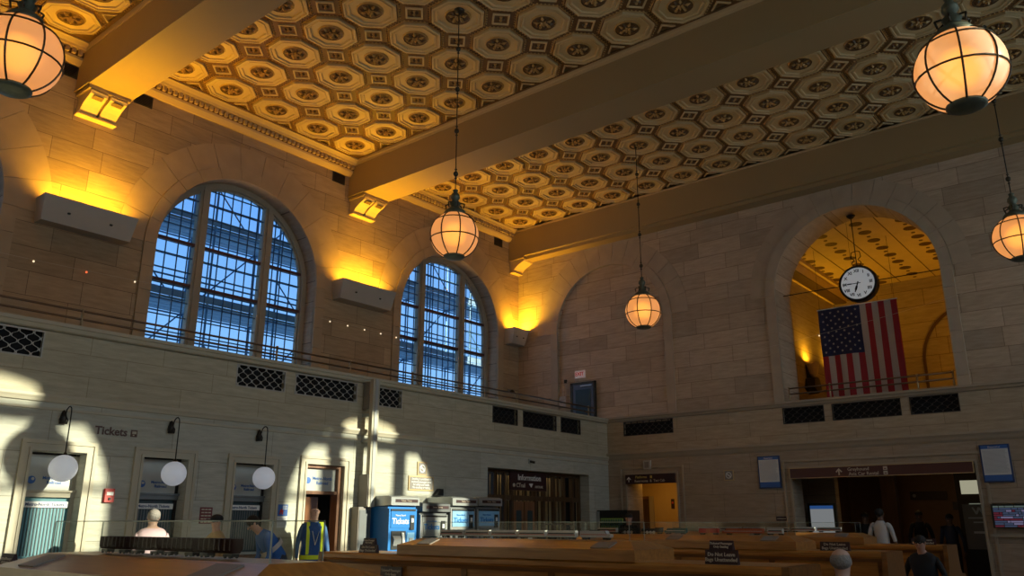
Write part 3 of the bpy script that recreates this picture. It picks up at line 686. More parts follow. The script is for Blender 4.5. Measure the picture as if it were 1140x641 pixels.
# ------------------------------------------------------------------ pendant globes
def pendant(x, y, zc, R, lab, power=8):
    t = thing('pendant_globe_lamp', (x, y, ZC), lab, 'pendant lamp', 'caged globe pendants')
    h = zc-ZC; top = h+R
    b = MB(); b.lathe([(.02, h+R+.44), (.05, h+R+.42), (.035, h+R+.38), (.075, h+R+.33), (.085, h+R+.28), (.05, h+R+.22), (.10, h+R+.17), (.07, h+R+.11), (.12, h+R+.06), (.17, h+R+.03), (.20, h+R-.02), (.20, h+R-.07)], (0, 0, 0), M['verd'], 20)
    for k in range(6):
        a = k*PI/3; b.tube([(.10*math.cos(a), .10*math.sin(a), h+R+.17), (.17*math.cos(a), .17*math.sin(a), h+R+.15), (.15*math.cos(a), .15*math.sin(a), h+R+.07)], .012, M['bronze'], 5)
    b.build('crown', t, smooth=True)
    b = MB(); L = -(h+R+.44); b.bar((0, 0, -.03), (0, 0, h+R+.42), .010, M['black'], 6)
    nseg = 4
    for k in range(1, nseg+1):
        z = -L*k/(nseg+.35); b.sphere((0, 0, z), .045, M['bronze'], 10, 7, (1, 1, 1.1)); b.lathe([(.012, -.10), (.028, -.085), (.012, -.07), (.012, .07), (.028, .085), (.012, .10)], (0, 0, z), M['bronze'], 8)
    b.lathe([(.10, 0), (.11, -.03), (.05, -.06), (.02, -.09)], (0, 0, 0), M['bronze'], 14)
    b.build('stem', t, smooth=True)
    b = MB(); b.sphere((0, 0, h), R, M['globe'], 36, 22); gl_ = b.build('globe', t, smooth=True)
    b = MB(); Rc = R+.006
    for k in range(8):
        a = k*PI/4+.2; b.tube([(Rc*math.sin(u)*math.cos(a), Rc*math.sin(u)*math.sin(a), h+Rc*math.cos(u)) for u in [.35+(PI-.7)*i/14 for i in range(15)]], .0115, M['bronze'], 5)
    for u in (.95, 1.75):
        b.tube([(Rc*math.sin(u)*math.cos(a), Rc*math.sin(u)*math.sin(a), h+Rc*math.cos(u)) for a in [2*PI*i/28 for i in range(29)]], .0115, M['bronze'], 5)
    b.build('cage', t)
    b = MB(); b.lathe([(.19*R/.43, -R*.90), (.19*R/.43, -R*.95), (.15*R/.43, -R*1.0), (.05, -R*1.03)], (0, 0, h), M['verd'], 20); b.build('base_cap', t, smooth=True)
    b = MB(); b.sphere((0, 0, h+.02), R*.58, M['bulb'], 20, 12); b.build('bulb', t, smooth=True)
    l = bpy.data.lights.new('globe_light', 'POINT'); l.energy = power; l.color = WARM; l.shadow_soft_size = .12
    lo = bpy.data.objects.new('globe_light', l); COL.objects.link(lo); lo.location = (x, y, zc)
pendant(2.57, 8.82, 6.25, .43, 'large caged globe pendant cut off by the left edge near the ceiling beam')
pendant(9.60, 9.08, 6.26, .415, 'caged globe pendant hanging between the two arched windows')
pendant(16.62, 9.45, 6.38, .42, 'smaller looking caged globe pendant in front of the plain end wall')
pendant(8.55, 1.07, 5.92, .43, 'large caged globe pendant at the upper right, nearest the clock side')
pendant(16.4, 1.60, 6.42, .42, 'caged globe pendant cut off by the right edge')

# ------------------------------------------------------------------ ticket wall
def wall_globe(x, lab):
    t = thing('wall_globe_lamp', (x, YD, 2.9), lab, 'wall lamp', 'opal globes on the ticket wall')
    b = MB(); b.lathe([(.045, -.08), (.05, 0), (.03, .09), (.01, .12)], (0, -.03, .08), M['black'], 12)
    for s_ in (-1, 1): b.tube([(0, -.02, .05), (s_*.05, -.05, .0), (s_*.06, -.05, .06), (s_*.02, -.05, .12)], .009, M['black'], 6)
    b.build('bracket', t, smooth=True)
    b = MB(); b.tube([(0, -.03, .10), (0, -.10, .14), (0, -.12, .2), (0, -.17, .235), (0, -.22, .24), (0, -.265, .21), (0, -.28, .15), (0, -.28, -.45)], .009, M['black'], 7)
    b.lathe([(.012, -.42), (.035, -.455), (.045, -.475)], (0, -.28, 0), M['bronze'], 12); b.build('arm', t, smooth=True)
    b = MB(); b.sphere((0, -.28, -.65), .19, M['wglobe'], 26, 16); b.build('globe', t, smooth=True)
wall_globe(1.82, 'white opal globe lamp beyond the left edge of the ticket wall')
wall_globe(5.15, 'white opal globe lamp leftmost, casting a round shadow on the glass')
wall_globe(6.83, 'white opal globe lamp hanging before the middle ticket window')
wall_globe(8.49, 'white opal globe lamp hanging before the ticket window nearest the poster')

def surround(x0, x1, ztop, lab=None):
    b = MB()
    for (e, pr, w_) in ((.15, .05, .05), (.099, .03, .058), (.04, .045, .04)):
        b.prism([(x0-e, 0), (x0-e, ztop+e), (x1+e, ztop+e), (x1+e, 0), (x1+e-w_, 0), (x1+e-w_, ztop+e-w_), (x0-e+w_, ztop+e-w_), (x0-e+w_, 0)], 'y', YD-pr, YD, M['trim'])
    return struct(b.build('trim_9'))
wn = 10
for k, (x0, x1, lab) in enumerate(((1.45, 2.15, 'a'), (3.1, 3.83, 'b'), (4.80, 5.56, 'leftmost in view, sunlit'), (6.44, 7.20, 'middle'), (8.08, 8.84, 'right'))):
    surround(x0, x1, 2.5)
    t = thing('window_%d' % (wn+k), (x0, YD+.20, 0), None, None); t['kind'] = 'structure'
    w_ = x1-x0; zt = 2.49 if k < 3 else 2.52
    fm = M['trim'] if k == 2 else M['steeld']  # paler frame puts the light on the leftmost window into its colour
    b = MB(); b.box(0, w_, 0, .05, 0, 1.0, M['oakz']); b.build('counter_front', t)
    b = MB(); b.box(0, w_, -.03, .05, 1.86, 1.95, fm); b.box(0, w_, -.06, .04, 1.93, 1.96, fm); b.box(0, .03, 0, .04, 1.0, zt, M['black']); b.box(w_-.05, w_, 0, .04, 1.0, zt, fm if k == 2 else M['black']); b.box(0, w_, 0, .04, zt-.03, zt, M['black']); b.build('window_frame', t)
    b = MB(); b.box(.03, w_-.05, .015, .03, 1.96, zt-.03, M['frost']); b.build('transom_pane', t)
    m_ = M['teal'] if k == 2 else M['tealdk']  # lighter teal paints the light on the leftmost pane
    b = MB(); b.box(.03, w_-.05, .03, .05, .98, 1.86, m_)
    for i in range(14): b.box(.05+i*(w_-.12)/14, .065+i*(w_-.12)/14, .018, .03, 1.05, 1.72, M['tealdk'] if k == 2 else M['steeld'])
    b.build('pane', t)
    s_ = MB(); s_.box(.03, w_-.06, -.005, .012, 1.715, 1.80, M['white']); s_.build('sign_strip', t)
    text('Metro-North Tickets', .062, ((w_-.02)/2, -.008, 1.757), 'y', M['blued'], t, bold=.0012)
    text('Metro-North\nRailroad', .062, (w_*.60, .010, 2.10), 'y', M['blue'], t, bold=.001, align='LEFT' if False else 'CENTER')
    b = MB(); b.bar((.14, .013, 2.10), (.14, .006, 2.10), .055, M['blue'], 20); b.bar((.155, .008, 2.115), (.155, .002, 2.115), .022, M['frost'], 12); b.build('round_logo', t)
    b = MB(); b.box(0, w_, -.12, 0, .98, 1.02, M['steel']); b.build('counter_shelf', t)
# glow of the leftmost ticket window is put into its pane colour
# door opening with the worker
surround(9.58, 10.46, 2.56)
t = thing('door_1', (9.58, YD+.14, 0), None, None); t['kind'] = 'structure'
b = MB()
for (p, q) in ((0, .06), (.80, .88)): b.box(p, q, -.10, .10, 0, 2.56, M['oakz'])
b.box(.06, .80, -.10, .10, 2.50, 2.56, M['oakz']); b.box(.06, .80, -.08, .08, 2.02, 2.08, M['oakz']); b.build('door_frame', t)
b = MB(); b.box(.06, .80, -.02, .0, 2.08, 2.50, M['frost']); b.build('transom_pane', t)
text('Metro-North\nRailroad', .085, (.48, -.025, 2.27), 'y', M['blue'], t, bold=.001)
b = MB(); b.bar((.15, -.02, 2.27), (.15, -.03, 2.27), .06, M['blue'], 20); b.build('round_logo', t)
b = MB(); b.obox((.36, .18, 1.0), (.30, .16, 0), (-.012, .022, 0), (0, 0, .98), M['oakz']); dl = b.build('door_leaf', t)
b = MB(); b.bar((.60, .22, 1.0), (.60, .16, 1.0), .02, M['brass'], 10); b.sphere((.60, .15, 1.0), .03, M['brass'], 10, 7); b.build('door_handle', dl)
b = MB(); b.box(8.8, 13.6, 13.9, 13.95, 0, 3.2, M['oakzd']); b.box(8.8, 14.6, 12.99, 13.9, 2.75, 2.8, M['oakzd']); struct(b.build('wall_behind_door'))

# 'Tickets' lettering on the wall
t = thing('wall_lettering', (5.95, YD, 2.85), 'brown Tickets lettering and small pictogram on the ticket wall', 'sign')
text('Tickets', .17, (-.06, -.008, 0), 'y', M['brownl'], t, bold=.004)
b = MB(); b.box(.245, .345, -.012, 0, -.055, .05, M['brownl']); b.box(.262, .33, -.014, -.012, -.01, .03, M['trim']); b.box(.275, .30, -.014, -.012, -.04, -.02, M['trim']); b.build('pictogram', t)
# fire alarm
t = thing('fire_alarm', (5.97, YD, 1.9), 'red fire alarm box on the wall beside the leftmost ticket window', 'fire alarm')
b = MB(); b.box(-.07, .07, -.06, 0, -.10, .10, M['red']); b.build('housing', t)
b = MB(); b.box(-.05, .05, -.068, -.06, .0, .05, M['white']); b.bar((0, -.06, -.05), (0, -.08, -.05), .02, M['black'], 8); b.build('pull_handle', t)
# maroon notice
t = thing('wall_notice', (7.62, YD, 1.62), 'maroon notice with pale lines between two ticket windows', 'notice')
b = MB(); b.box(-.11, .11, -.015, 0, -.13, .13, M['maroon2']); b.build('board', t)
b = MB()
for r in range(5):
    for c in range(3): b.box(-.09+c*.062, -.04+c*.062, -.018, -.015, .085-r*.05, .105-r*.05, M['cream2'])
b.build('printed_lines', t)
# blue poster between window and door
t = thing('wall_poster', (9.12, YD, 1.62), 'blue poster with red figure above a white sheet beside the door', 'poster')
b = MB(); b.box(-.11, .11, -.01, 0, 0, .20, M['blue']); b.box(-.11, .11, -.01, 0, -.20, -.005, M['paper']); b.build('sheet', t)
b = MB(); b.bar((-.06, -.012, .03), (-.02, -.012, .12), .012, M['red'], 5); b.bar((.0, -.012, .03), (-.02, -.012, .12), .012, M['red'], 5); b.bar((-.06, -.012, .09), (.02, -.012, .08), .01, M['red'], 5)
for i in range(3): b.box(.0, .09, -.013, -.01, .165-i*.025, .178-i*.025, M['paper'])
for i in range(5): b.box(-.09, .09, -.013, -.01, -.05-i*.03, -.042-i*.03, M['greyt'])
b.build('print', t)
# hanging post off the parapet
t = thing('hanging_post', (10.92, YD-.02, 1.80), 'tall cream post hung on brackets from the parapet to door height', 'post')
b = MB(); b.box(-.07, .10, -.30, -.20, 0, 2.50, M['trim']); b.box(-.02, .05, -.315, -.30, 0, 2.50, M['steel']); b.build('post', t)
b = MB(); b.box(-.085, -.07, -.28, -.02, .02, .62, M['plaq']); b.build('side_plate', t); b = MB(); b.box(-.085, -.07, -.20, -.02, 1.9, 2.45, M['plaq']); b.build('side_plate', t)
for z in (.18, 1.25, 1.75, 2.3):
    b = MB(); b.box(-.06, .02, -.22, .02, z, z+.07, M['steel']); b.build('bracket', t)
# no smoking sign and notice
t = thing('no_smoking_sign', (12.59, YD, 2.62), 'small gold framed no smoking sign above the wider notice', 'sign')
def nosmoke(t, s=1.0, ax='y'):
    b = MB(); B = (lambda a0, a1, d0, d1, z0, z1, m: b.box(a0, a1, d0, d1, z0, z1, m))
    B(-.14*s, .14*s, -.02, 0, -.14*s, .14*s, M['goldfr']); b.build('frame', t)
    b = MB(); b.box(-.115*s, .115*s, -.023, -.02, -.115*s, .115*s, M['plaq']); b.bar((0, -.022, 0), (0, -.027, 0), .085*s, M['paper'], 24); b.bar((0, -.026, 0), (0, -.030, 0), .062*s, M['plaq'], 24)
    b.obox((0, -.031, 0), (.06*s, 0, -.06*s), (0, .002, 0), (.009*s, 0, .009*s), M['paper']); b.box(-.045*s, .045*s, -.033, -.030, -.008*s, .010*s, M['paper']); b.build('symbol', t)
nosmoke(t)
t = thing('wall_notice', (12.57, YD, 2.31), 'wide gold framed four line notice beneath the no smoking sign', 'notice')
b = MB(); b.box(-.37, .37, -.025, 0, -.15, .15, M['goldfr']); b.build('frame', t)
b = MB(); b.box(-.34, .34, -.028, -.025, -.125, .125, M['plaq']); b.build('board', t)
text('Smoking is prohibited in\nenclosed passenger areas\nfor safety and health.\nNo smoking or vaping.', .058, (0, -.030, .0), 'y', M['paper'], t, bold=.0012)

# information screen (wood and glass) in the wide opening
t = thing('door_2', (14.76, YD+.30, 0), None, None); t['kind'] = 'structure'
W = 4.24
b = MB(); b.box(0, W, 0, .08, 2.04, 2.16, M['oakzd']); b.box(0, W, 0, .08, 2.68, 2.76, M['oakzd'])
for x in (0, .55, .95, 1.25, 2.2, 2.55, 3.0, 3.45, 3.85, W-.08): b.box(x, x+.08, -.01, .08, 0, 2.72, M['oakzd'])
for i in range(15): b.box(.12+i*.28, .145+i*.28, .0, .04, 2.16, 2.68, M['oakzd'])
for x in (.1, 2.65, 3.1, 3.55): b.box(x, x+.3, .0, .05, 1.45, 1.49, M['oakzd'])
b.build('screen_frame', t)
for x in (1.33, 1.78):
    b = MB(); b.box(x, x+.41, .0, .05, .02, 2.02, M['oakz']); b.box(x+.11, x+.31, -.006, .0, 1.25, 1.8, M['tealdk']); b.box(x+.12, x+.29, -.007, -.001, .95, 1.15, M['paper']); b.build('door_leaf', t)
b = MB(); b.box(.08, W-.08, .09, .10, 0, 2.7, M['glass']); b.build('pane', t)
b = MB()
for i in range(26): b.box(.10+i*.16, .19+i*.16, .6, .62, .3, 2.68, M['tan'])
b.box(-.3, W+.9, .75, .8, 0, 3.1, M['void']); b.box(W+.88, W+.92, .0, .8, 0, 3.1, M['void']); b.build('blind', t)
area('office_light', (17.0, 13.45, 2.9), (0, .15, -1), 3.0, .2, 5.0, (1, .75, .45))
t = thing('information_sign', (16.62, YD+.27, 2.49), 'maroon Information sign with train company marks over the wooden doors', 'sign')
b = MB(); b.box(-.75, .75, -.04, 0, -.21, .24, M['maroon']); b.build('board', t)
b = MB(); b.box(-.76, .76, -.045, -.035, -.215, -.20, M['raildk']); b.box(-.76, .76, -.045, -.035, .235, .25, M['raildk']); b.build('edge_trim', t)
text('Information', .20, (.03, -.045, .10), 'y', M['white'], t, bold=.003)
text('CTrail', .14, (-.33, -.045, -.09), 'y', M['cream2'], t, bold=.003)
text('AMTRAK', .085, (.42, -.045, -.11), 'y', M['cream2'], t, bold=.002)
b = MB(); b.prism([(.0, -.04), (.10, -.03), (.17, -.03), (.10, -.13)], 'y', -.048, -.04, M['white']); b.bar((-.60, -.04, -.09), (-.60, -.05, -.09), .045, M['cream2'], 10); b.build('logo_shapes', t)
# small wall camera above
t = thing('security_camera', (16.35, YD, 2.98), 'small white security camera on the wall above the Information sign', 'camera')
b = MB(); b.box(-.04, .04, -.03, 0, -.05, .06, M['steel']); b.bar((0, -.03, 0), (.05, -.14, -.03), .03, M['trdark'], 10); b.build('body', t)

# ------------------------------------------------------------------ ticket vending machines
def tvm(x0, w_, h, style, lab):
    t = thing('ticket_machine', (x0, 12.02, 0), lab, 'ticket machine', 'ticket vending machines')
    fb = {0: M['tblue'], 1: M['steel'], 2: M['steel'], 3: M['steel']}[style]
    b = MB(); b.box(0, w_, .04, .68, 0, h-.20, M['tblue'] if style == 0 else M['steeld']); b.build('cabinet', t)
    b = MB(); b.prism([(-.06, h-.18), (.68, h-.20), (.68, h-.01), (.02, h), (-.06, h-.03)], 'x', -.01, w_+.01, M['steel'] if style != 1 else M['steeld'])
    b.box(.10, w_-.04, -.066, -.058, h-.125, h-.065, M['maroon']); 
    b.build('header', t)
    text('Tickets  Tickets', .045, (w_/2+.02, -.068, h-.095), 'y', M['cream2'], t)
    b = MB(); z0 = h-.24; b.box(.0, w_, .0, .04, .10, z0, fb); b.build('face', t)
    up = M['tblue'] if style == 0 else M['tlblue'] if style > 1 else M['steel']
    b = MB(); b.box(.05, w_-.04, -.012, 0, z0-.36, z0-.05, up); b.build('upper_panel', t)
    b = MB(); b.box(.04, w_-.04, -.02, .0, z0-.045, z0-.01, M['trdark']); b.build('canopy_slot', t)
    text('Tickets', .15, (w_*.40, -.016, z0-.24), 'y', M['white'] if style == 0 else M['tblue'], t, bold=.003)
    text('Metro-North', .05, (w_*.40, -.016, z0-.13), 'y', M['white'] if style == 0 else M['tblue'], t)
    b = MB(); b.box(w_*.74, w_*.88, -.03, -.0, z0-.40, z0-.12, M['trdark']); b.box(w_*.77, w_*.85, -.034, -.03, z0-.26, z0-.18, M['paper']); b.build('card_reader', t)
    b = MB(); b.box(.07, w_*.60, -.015, .0, z0-.76, z0-.42, M['tealdk'] if style else M['trdark'])
    b.prism([(.0, 0), (0, 0)], 'x', 0, .001, M['steel']) if False else None
    b.obox((.20, -.03, z0-.60), (.10, 0, 0), (0, .02, .03), (0, -.015, .06), M['steel']); b.obox((w_*.5, -.03, z0-.58), (.03, 0, -.0), (0, .01, 0), (.02, 0, -.13), M['paper']); b.build('screen', t)
    b = MB(); b.box(.09, w_*.60, -.02, 0, z0-1.02, z0-.80, M['mint'] if style < 2 else M['trgreen']); b.box(.09, w_*.60, -.02, 0, z0-1.14, z0-1.02, M['salmon']); b.bar((w_*.5, -.02, z0-.92), (w_*.5, -.03, z0-.92), .03, M['paper'], 12); b.build('coin_panel', t)
    b = MB(); b.box(w_*.66, w_*.92, -.012, 0, z0-1.10, z0-.45, M['tlblue']); b.box(w_*.72, w_*.86, -.03, -.012, z0-.66, z0-.55, M['steel']); b.box(w_*.75, w_*.83, -.03, -.012, z0-.9, z0-.84, M['goldfr']); b.build('button_panel', t)
tvm(11.05, .74, 2.01, 0, 'bright blue ticket machine leftmost of the four, with green and salmon panels')
tvm(11.90, .78, 1.90, 1, 'lower grey ticket machine second from the left, half behind the train case')
tvm(12.77, .76, 2.03, 2, 'silver topped ticket machine third from the left')
tvm(13.60, .76, 2.04, 3, 'ticket machine rightmost of the four, beside the Information doors')
t = thing('wall_cabinet', (10.98, 12.50, 0), 'plain grey cabinet standing left of the blue ticket machine', 'cabinet')
b = MB(); b.box(-.28, .03, 0, .20, 0, 1.80, M['plaq']); b.build('body', t); b = MB(); b.box(-.26, .01, -.012, 0, .1, 1.74, M['steeld']); b.build('door', t)
t = thing('junction_box', (13.05, YD, 2.07), 'small black box on the wall above the second ticket machine', 'box')
b = MB(); b.prism([(-.13, 0), (.13, 0), (.13, .14), (.02, .14)], 'y', -.10, 0, M['trdark']); b.build('case', t)
# drinks machine in the corner
t = thing('vending_machine', (19.3, 12.69, 0), 'dark vending machine with green lit shelves in the corner', 'vending machine', rz=-PI/2)
b = MB(); b.box(0, .95, .0, .65, 0, 1.83, M['trdark']); b.build('cabinet', t)
vm_g = pmat('vending_green', (.10, .16, .04), .5, emit=(.22, .30, .06), estr=.10)
vm_y = pmat('vending_yellow', (.18, .15, .05), .5, emit=(.30, .24, .06), estr=.10)
b = MB(); b.box(-.012, 0, .05, .60, .8, 1.65, M['tealdk']); 
for i in range(4): b.box(.12, .82, -.014, 0, 1.50-i*.19, 1.62-i*.19, vm_g if i < 2 else vm_y)
for i in range(9): b.box(.14+i*.075, .19+i*.075, -.02, -.014, 1.10, 1.60, M['trgreen'])
b.build('display', t)
b = MB(); b.box(-.015, .08, -.015, .0, .3, 1.8, M['steel']); b.build('side_trim', t)

# ------------------------------------------------------------------ end wall things
def on_end(name, y, z, lab, cat, group=None, d=0): return thing(name, (XR-d, y, z), lab, cat, group, -PI/2)
# local frame: +x -> world -y (to the right in the photo), -y -> towards the room
# surrounds
b = MB()
for (y0, y1, zt) in ((10.6, 12.12, 2.77), (3.5, 7.47, 2.76)):
    for e, pr, w_ in ((.22, .03, .05), (.06, .03, .05)):
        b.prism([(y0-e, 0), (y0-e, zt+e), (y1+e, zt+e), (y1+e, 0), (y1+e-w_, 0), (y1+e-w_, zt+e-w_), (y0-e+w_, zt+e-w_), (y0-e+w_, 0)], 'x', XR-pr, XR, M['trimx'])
struct(b.build('trim_10'))
t = on_end('direction_sign', 11.36, 2.65, 'narrow maroon restroom and taxi sign over the orange lit passage', 'sign', d=.02)
b = MB(); b.box(-.76, .76, -.08, 0, -.12, .13, M['maroon']); b.build('board', t)
text('Platforms', .095, (-.26, -.083, .055), 'y', M['yellow'], t, bold=.001)
text('Restrooms  &  Taxi Cab', .095, (.0, -.083, -.05), 'y', M['cream2'], t, bold=.001)
b = MB(); b.prism([(-.66, -.07), (-.64, -.07), (-.64, .03), (-.60, -.01), (-.585, .005), (-.65, .075), (-.715, .005), (-.70, -.01), (-.66, .03)], 'y', -.086, -.08, M['white']); b.prism([(.02, .02), (.08, .02), (.08, .09), (.02, .09)], 'y', -.084, -.08, M['yellow']); b.build('arrow', t)
t = on_end('direction_sign', 5.5, 2.645, 'very wide maroon Greyhound and Avis Car Rental sign over the large opening', 'sign', d=.02)
b = MB(); b.box(-1.98, 1.98, -.08, 0, -.105, .115, pmat('sign_brown', (.085, .026, .022), .5)); b.build('board', t)
b = MB(); b.box(-2.0, 2.0, -.09, -.07, -.12, -.105, M['goldfr']); b.box(-2.0, 2.0, -.09, -.07, .115, .13, M['goldfr']); b.box(-2.0, -1.98, -.09, -.07, -.105, .115, M['goldfr']); b.box(1.98, 2.0, -.09, -.07, -.105, .115, M['goldfr']); b.build('edge_trim', t)
text('Greyhound', .105, (-.62, -.083, .05), 'y', M['cream2'], t, align='LEFT', bold=.001)
text('Avis Car Rental', .105, (-.60, -.083, -.055), 'y', M['cream2'], t, align='LEFT', bold=.001)
b = MB(); b.prism([(-.83, -.07), (-.80, -.07), (-.80, .03), (-.76, -.01), (-.74, .01), (-.815, .085), (-.89, .01), (-.87, -.01), (-.83, .03)], 'y', -.086, -.08, M['cream2'])
b.box(.17, .26, -.085, -.08, .01, .09, M['cream2']); b.box(.17, .26, -.085, -.08, -.09, -.01, M['cream2']); b.box(.19, .24, -.087, -.085, .03, .05, M['maroon2']); b.box(.19, .24, -.087, -.085, -.07, -.05, M['maroon2']); b.build('arrow', t)
for (yc, zc, lab) in ((8.02, 2.71, 'blue framed timetable poster left of the wide maroon sign'), (3.08, 2.71, 'blue framed timetable poster right of the wide maroon sign')):
    t = on_end('timetable_poster', yc, zc, lab, 'poster', 'timetable posters')
    b = MB(); b.box(-.28, .28, -.04, 0, -.39, .39, M['blued']); b.build('frame', t)
    b = MB(); b.box(-.25, .25, -.044, -.04, .30, .37, M['blue']); b.box(-.25, .25, -.044, -.04, -.36, -.24, M['blue']); b.box(-.25, .25, -.044, -.04, -.24, .30, M['paper']); b.build('sheet', t)
    b = MB()
    for i in range(22): b.box(-.23, .23-.05*random.random(), -.046, -.044, .27-i*.022, .275-i*.022, M['greyt'])
    b.build('printed_lines', t)
    text('Departures', .05, (0, -.047, .335), 'y', M['white'], t)
t = on_end('no_smoking_sign', 9.10, 2.67, 'small gold framed no smoking sign alone on the end wall', 'sign'); nosmoke(t, .95)
t = on_end('wall_speaker', 11.45, 3.03, 'small pale square box on the wall above the passage sign', 'speaker')
b = MB(); b.box(-.11, .11, -.06, 0, -.12, .12, M['greybox']); b.build('body', t); b = MB(); b.box(-.07, .07, -.065, -.06, -.08, .08, M['plaq']); b.build('front_mesh', t)
t = on_end('departure_screen', 2.65, 1.64, 'wide departure screen with red and blue rows at the right edge', 'screen', d=.004)
b = MB(); b.box(-.66, .66, -.08, 0, -.24, .24, M['trdark']); b.build('housing', t)
sc_r = emitm('screen_red', (.30, .05, .09), .25); sc_b = emitm('screen_blue', (.14, .19, .34), .25); sc_l = emitm('screen_lilac', (.35, .32, .55), .35); sc_g = emitm('screen_grey', (.22, .30, .28), .3)
b = MB(); rs = random.Random(3)
for i in range(10):
    z = .185-i*.043; x = -.62
    while x < .60:
        w_ = rs.choice((.06, .11, .17, .23)); w_ = min(w_, .62-x); b.box(x, x+w_-.012, -.083, -.08, z-.016, z+.016, sc_g if i == 0 else rs.choice((sc_r, sc_b, sc_l, sc_b) if i % 3 else (sc_r, sc_r, sc_b))); x += w_
b.build('display', t)
b = MB(); b.box(-.70, .8, -.03, 0, .26, .30, M['trimx']); b.box(-.75, .8, -.05, 0, -.42, -.36, M['trimx']); t2 = b.build('surround_moulding', t)
t = on_end('small_sign', 7.82, 1.60, 'tiny maroon sign low on the end wall left of the wide opening', 'sign')
b = MB(); b.box(-.13, .13, -.02, 0, -.05, .05, M['maroon']); b.box(-.11, .11, -.023, -.02, -.006, .008, M['cream2']); b.build('board', t)
# upper door, exit sign
t = thing('door_3', (XR, 13.55, 3.40), None, None); t.rotation_euler = (0, 0, -PI/2); t['kind'] = 'structure'
b = MB(); b.box(-.42, -.34, -.03, .05, 0, 2.14, M['bronze']); b.box(.40, .46, -.03, .05, 0, 2.14, M['bronze']); b.box(-.42, .46, -.03, .05, 2.08, 2.14, M['bronze']); b.build('door_frame', t)
dmat = pmat('upper_door_blue', (.10, .12, .17), .35, var=.1)
b = MB(); b.box(-.34, .40, -.01, .03, 0, 2.08, dmat); b.box(-.24, .30, -.02, -.01, 1.0, 1.92, M['tealdk']); dl = b.build('door_leaf', t)
b = MB(); b.box(-.05, .36, -.05, -.01, 2.0, 2.04, M['steel']); b.build('door_closer', t)
b = MB(); b.box(-.28, .34, -.06, -.02, .98, 1.03, M['steel']); b.build('push_bar', dl)
t = on_end('exit_sign', 13.6, 5.78, 'small lit EXIT sign above the upper balcony door', 'exit sign')
b = MB(); b.box(-.17, .17, -.06, 0, -.11, .11, M['exit']); b.build('housing', t)
text('EXIT', .15, (0, -.063, 0), 'y', M['exitr'], t, bold=.004)
t = on_end('wall_lamp', 14.15, 5.62, 'small dark fitting on the end wall left of the exit sign', 'wall light')
b = MB(); b.box(-.03, .03, -.05, 0, -.05, .05, M['black']); b.sphere((.05, -.06, .01), .04, M['trdark'], 8, 6); b.build('fitting', t)
t = on_end('wall_notice', 14.28, 5.02, 'small pale notice left of the upper balcony door', 'notice')
b = MB(); b.box(-.12, .12, -.012, 0, -.16, .16, M['greybox']); b.box(-.08, .08, -.014, -.012, .04, .06, M['plaq']); b.box(-.08, .08, -.014, -.012, -.04, -.02, M['plaq']); b.build('sheet', t)
t = thing('security_camera', (19.55, YU, 5.45), 'small dome camera low on the window wall beside the corner', 'camera')
b = MB(); b.box(-.12, .10, -.04, 0, 0, .05, M['plaq']); b.sphere((-.0, -.10, -.02), .07, M['trdark'], 12, 8, (1.2, 1, .8)); b.build('body', t)
# ------------------------------------------------------------------ passage behind opening 1
pw = pmat('passage_plaster', (.52, .36, .16), .7, var=.05)
b = MB(); b.box(20.8, 22.5, 13.9, 14.0, 0, 3.0, pw); b.box(20.5, 22.5, 9.9, 10.0, 0, 3.0, pw); b.box(22.5, 22.6, 9.9, 14.0, 0, 3.0, pw); b.box(20.5, 22.5, 9.9, 14.0, 2.95, 3.0, pw); b.box(20.5, 20.8, 12.12, 14.0, 0, 3.0, M['lowX']); struct(b.build('wall_passage'))
b = MB(); b.box(20.45, 20.5, 9.9, 10.6, 0, 3.0, pw); struct(b.build('wall_passage_return'))
area('passage_light', (21.4, 12.0, 2.9), (0.25, 0, -1), 1.5, 1.2, 15, (1, .50, .08))
t = thing('door_4', (22.5, 12.86, 0), None, None); t.rotation_euler = (0, 0, -PI/2); t['kind'] = 'structure'
b = MB(); b.box(-.75, .0, -.04, 0, 0, 2.2, M['oakzd']); b.build('door_leaf', t); b = MB(); b.box(.0, .14, -.06, 0, 0, 2.28, M['trimx']); b.box(-.75, .0, -.06, 0, 2.2, 2.28, M['oakz']); b.build('door_frame', t)
t = thing('wall_plaque', (22.5, 12.08, 2.05), 'small dark red plaque on the orange passage wall', 'sign', rz=-PI/2)
b = MB(); b.box(-.05, .05, -.03, 0, -.14, .14, M['maroon']); b.build('board', t); b = MB(); b.sphere((0, -.03, .03), .035, M['redp'], 8, 6, (1, .4, 1)); b.build('emblem', t)
# ------------------------------------------------------------------ hall behind opening 2
hw = pmat('hall_wood_wall', (.20, .115, .055), .5, var=.15)
b = MB(); b.box(20.6, 27.0, 8.35, 8.45, 0, 3.3, hw); b.box(20.6, 27, 1.6, 1.7, 0, 3.3, hw); b.box(27.0, 27.1, 1.6, 8.45, 0, 3.3, hw); b.box(20.6, 27, 1.6, 8.45, 3.2, 3.3, M['void']); b.box(20.6, 20.62, 7.47, 8.4, 0, 3.2, hw); b.box(20.6, 20.62, 1.7, 3.5, 0, 3.2, hw); struct(b.build('wall_rear_hall'))
b = MB(); b.box(22.2, 22.5, 7.2, 8.3, 0, 3.2, M['lowX']); b.box(25.4, 25.7, 6.55, 6.95, 0, 3.2, M['oakzd']); struct(b.build('wall_rear_hall_pier'))
area('rear_hall_light', (23.4, 5.6, 3.1), (0.3, 0, -1), 1.6, 2.0, 8, (1, .55, .18))
t = thing('door_5', (26.98, 4.80, 0), None, None); t.rotation_euler = (0, 0, -PI/2); t['kind'] = 'structure'
lit = emitm('daylit_pane', (.75, .72, .50), .42); lit2 = emitm('daylit_pane_dim', (.30, .33, .25), .35)
b = MB(); b.box(-.50, .85, -.05, 0, 0, 2.95, M['black']); b.build('door_frame', t)
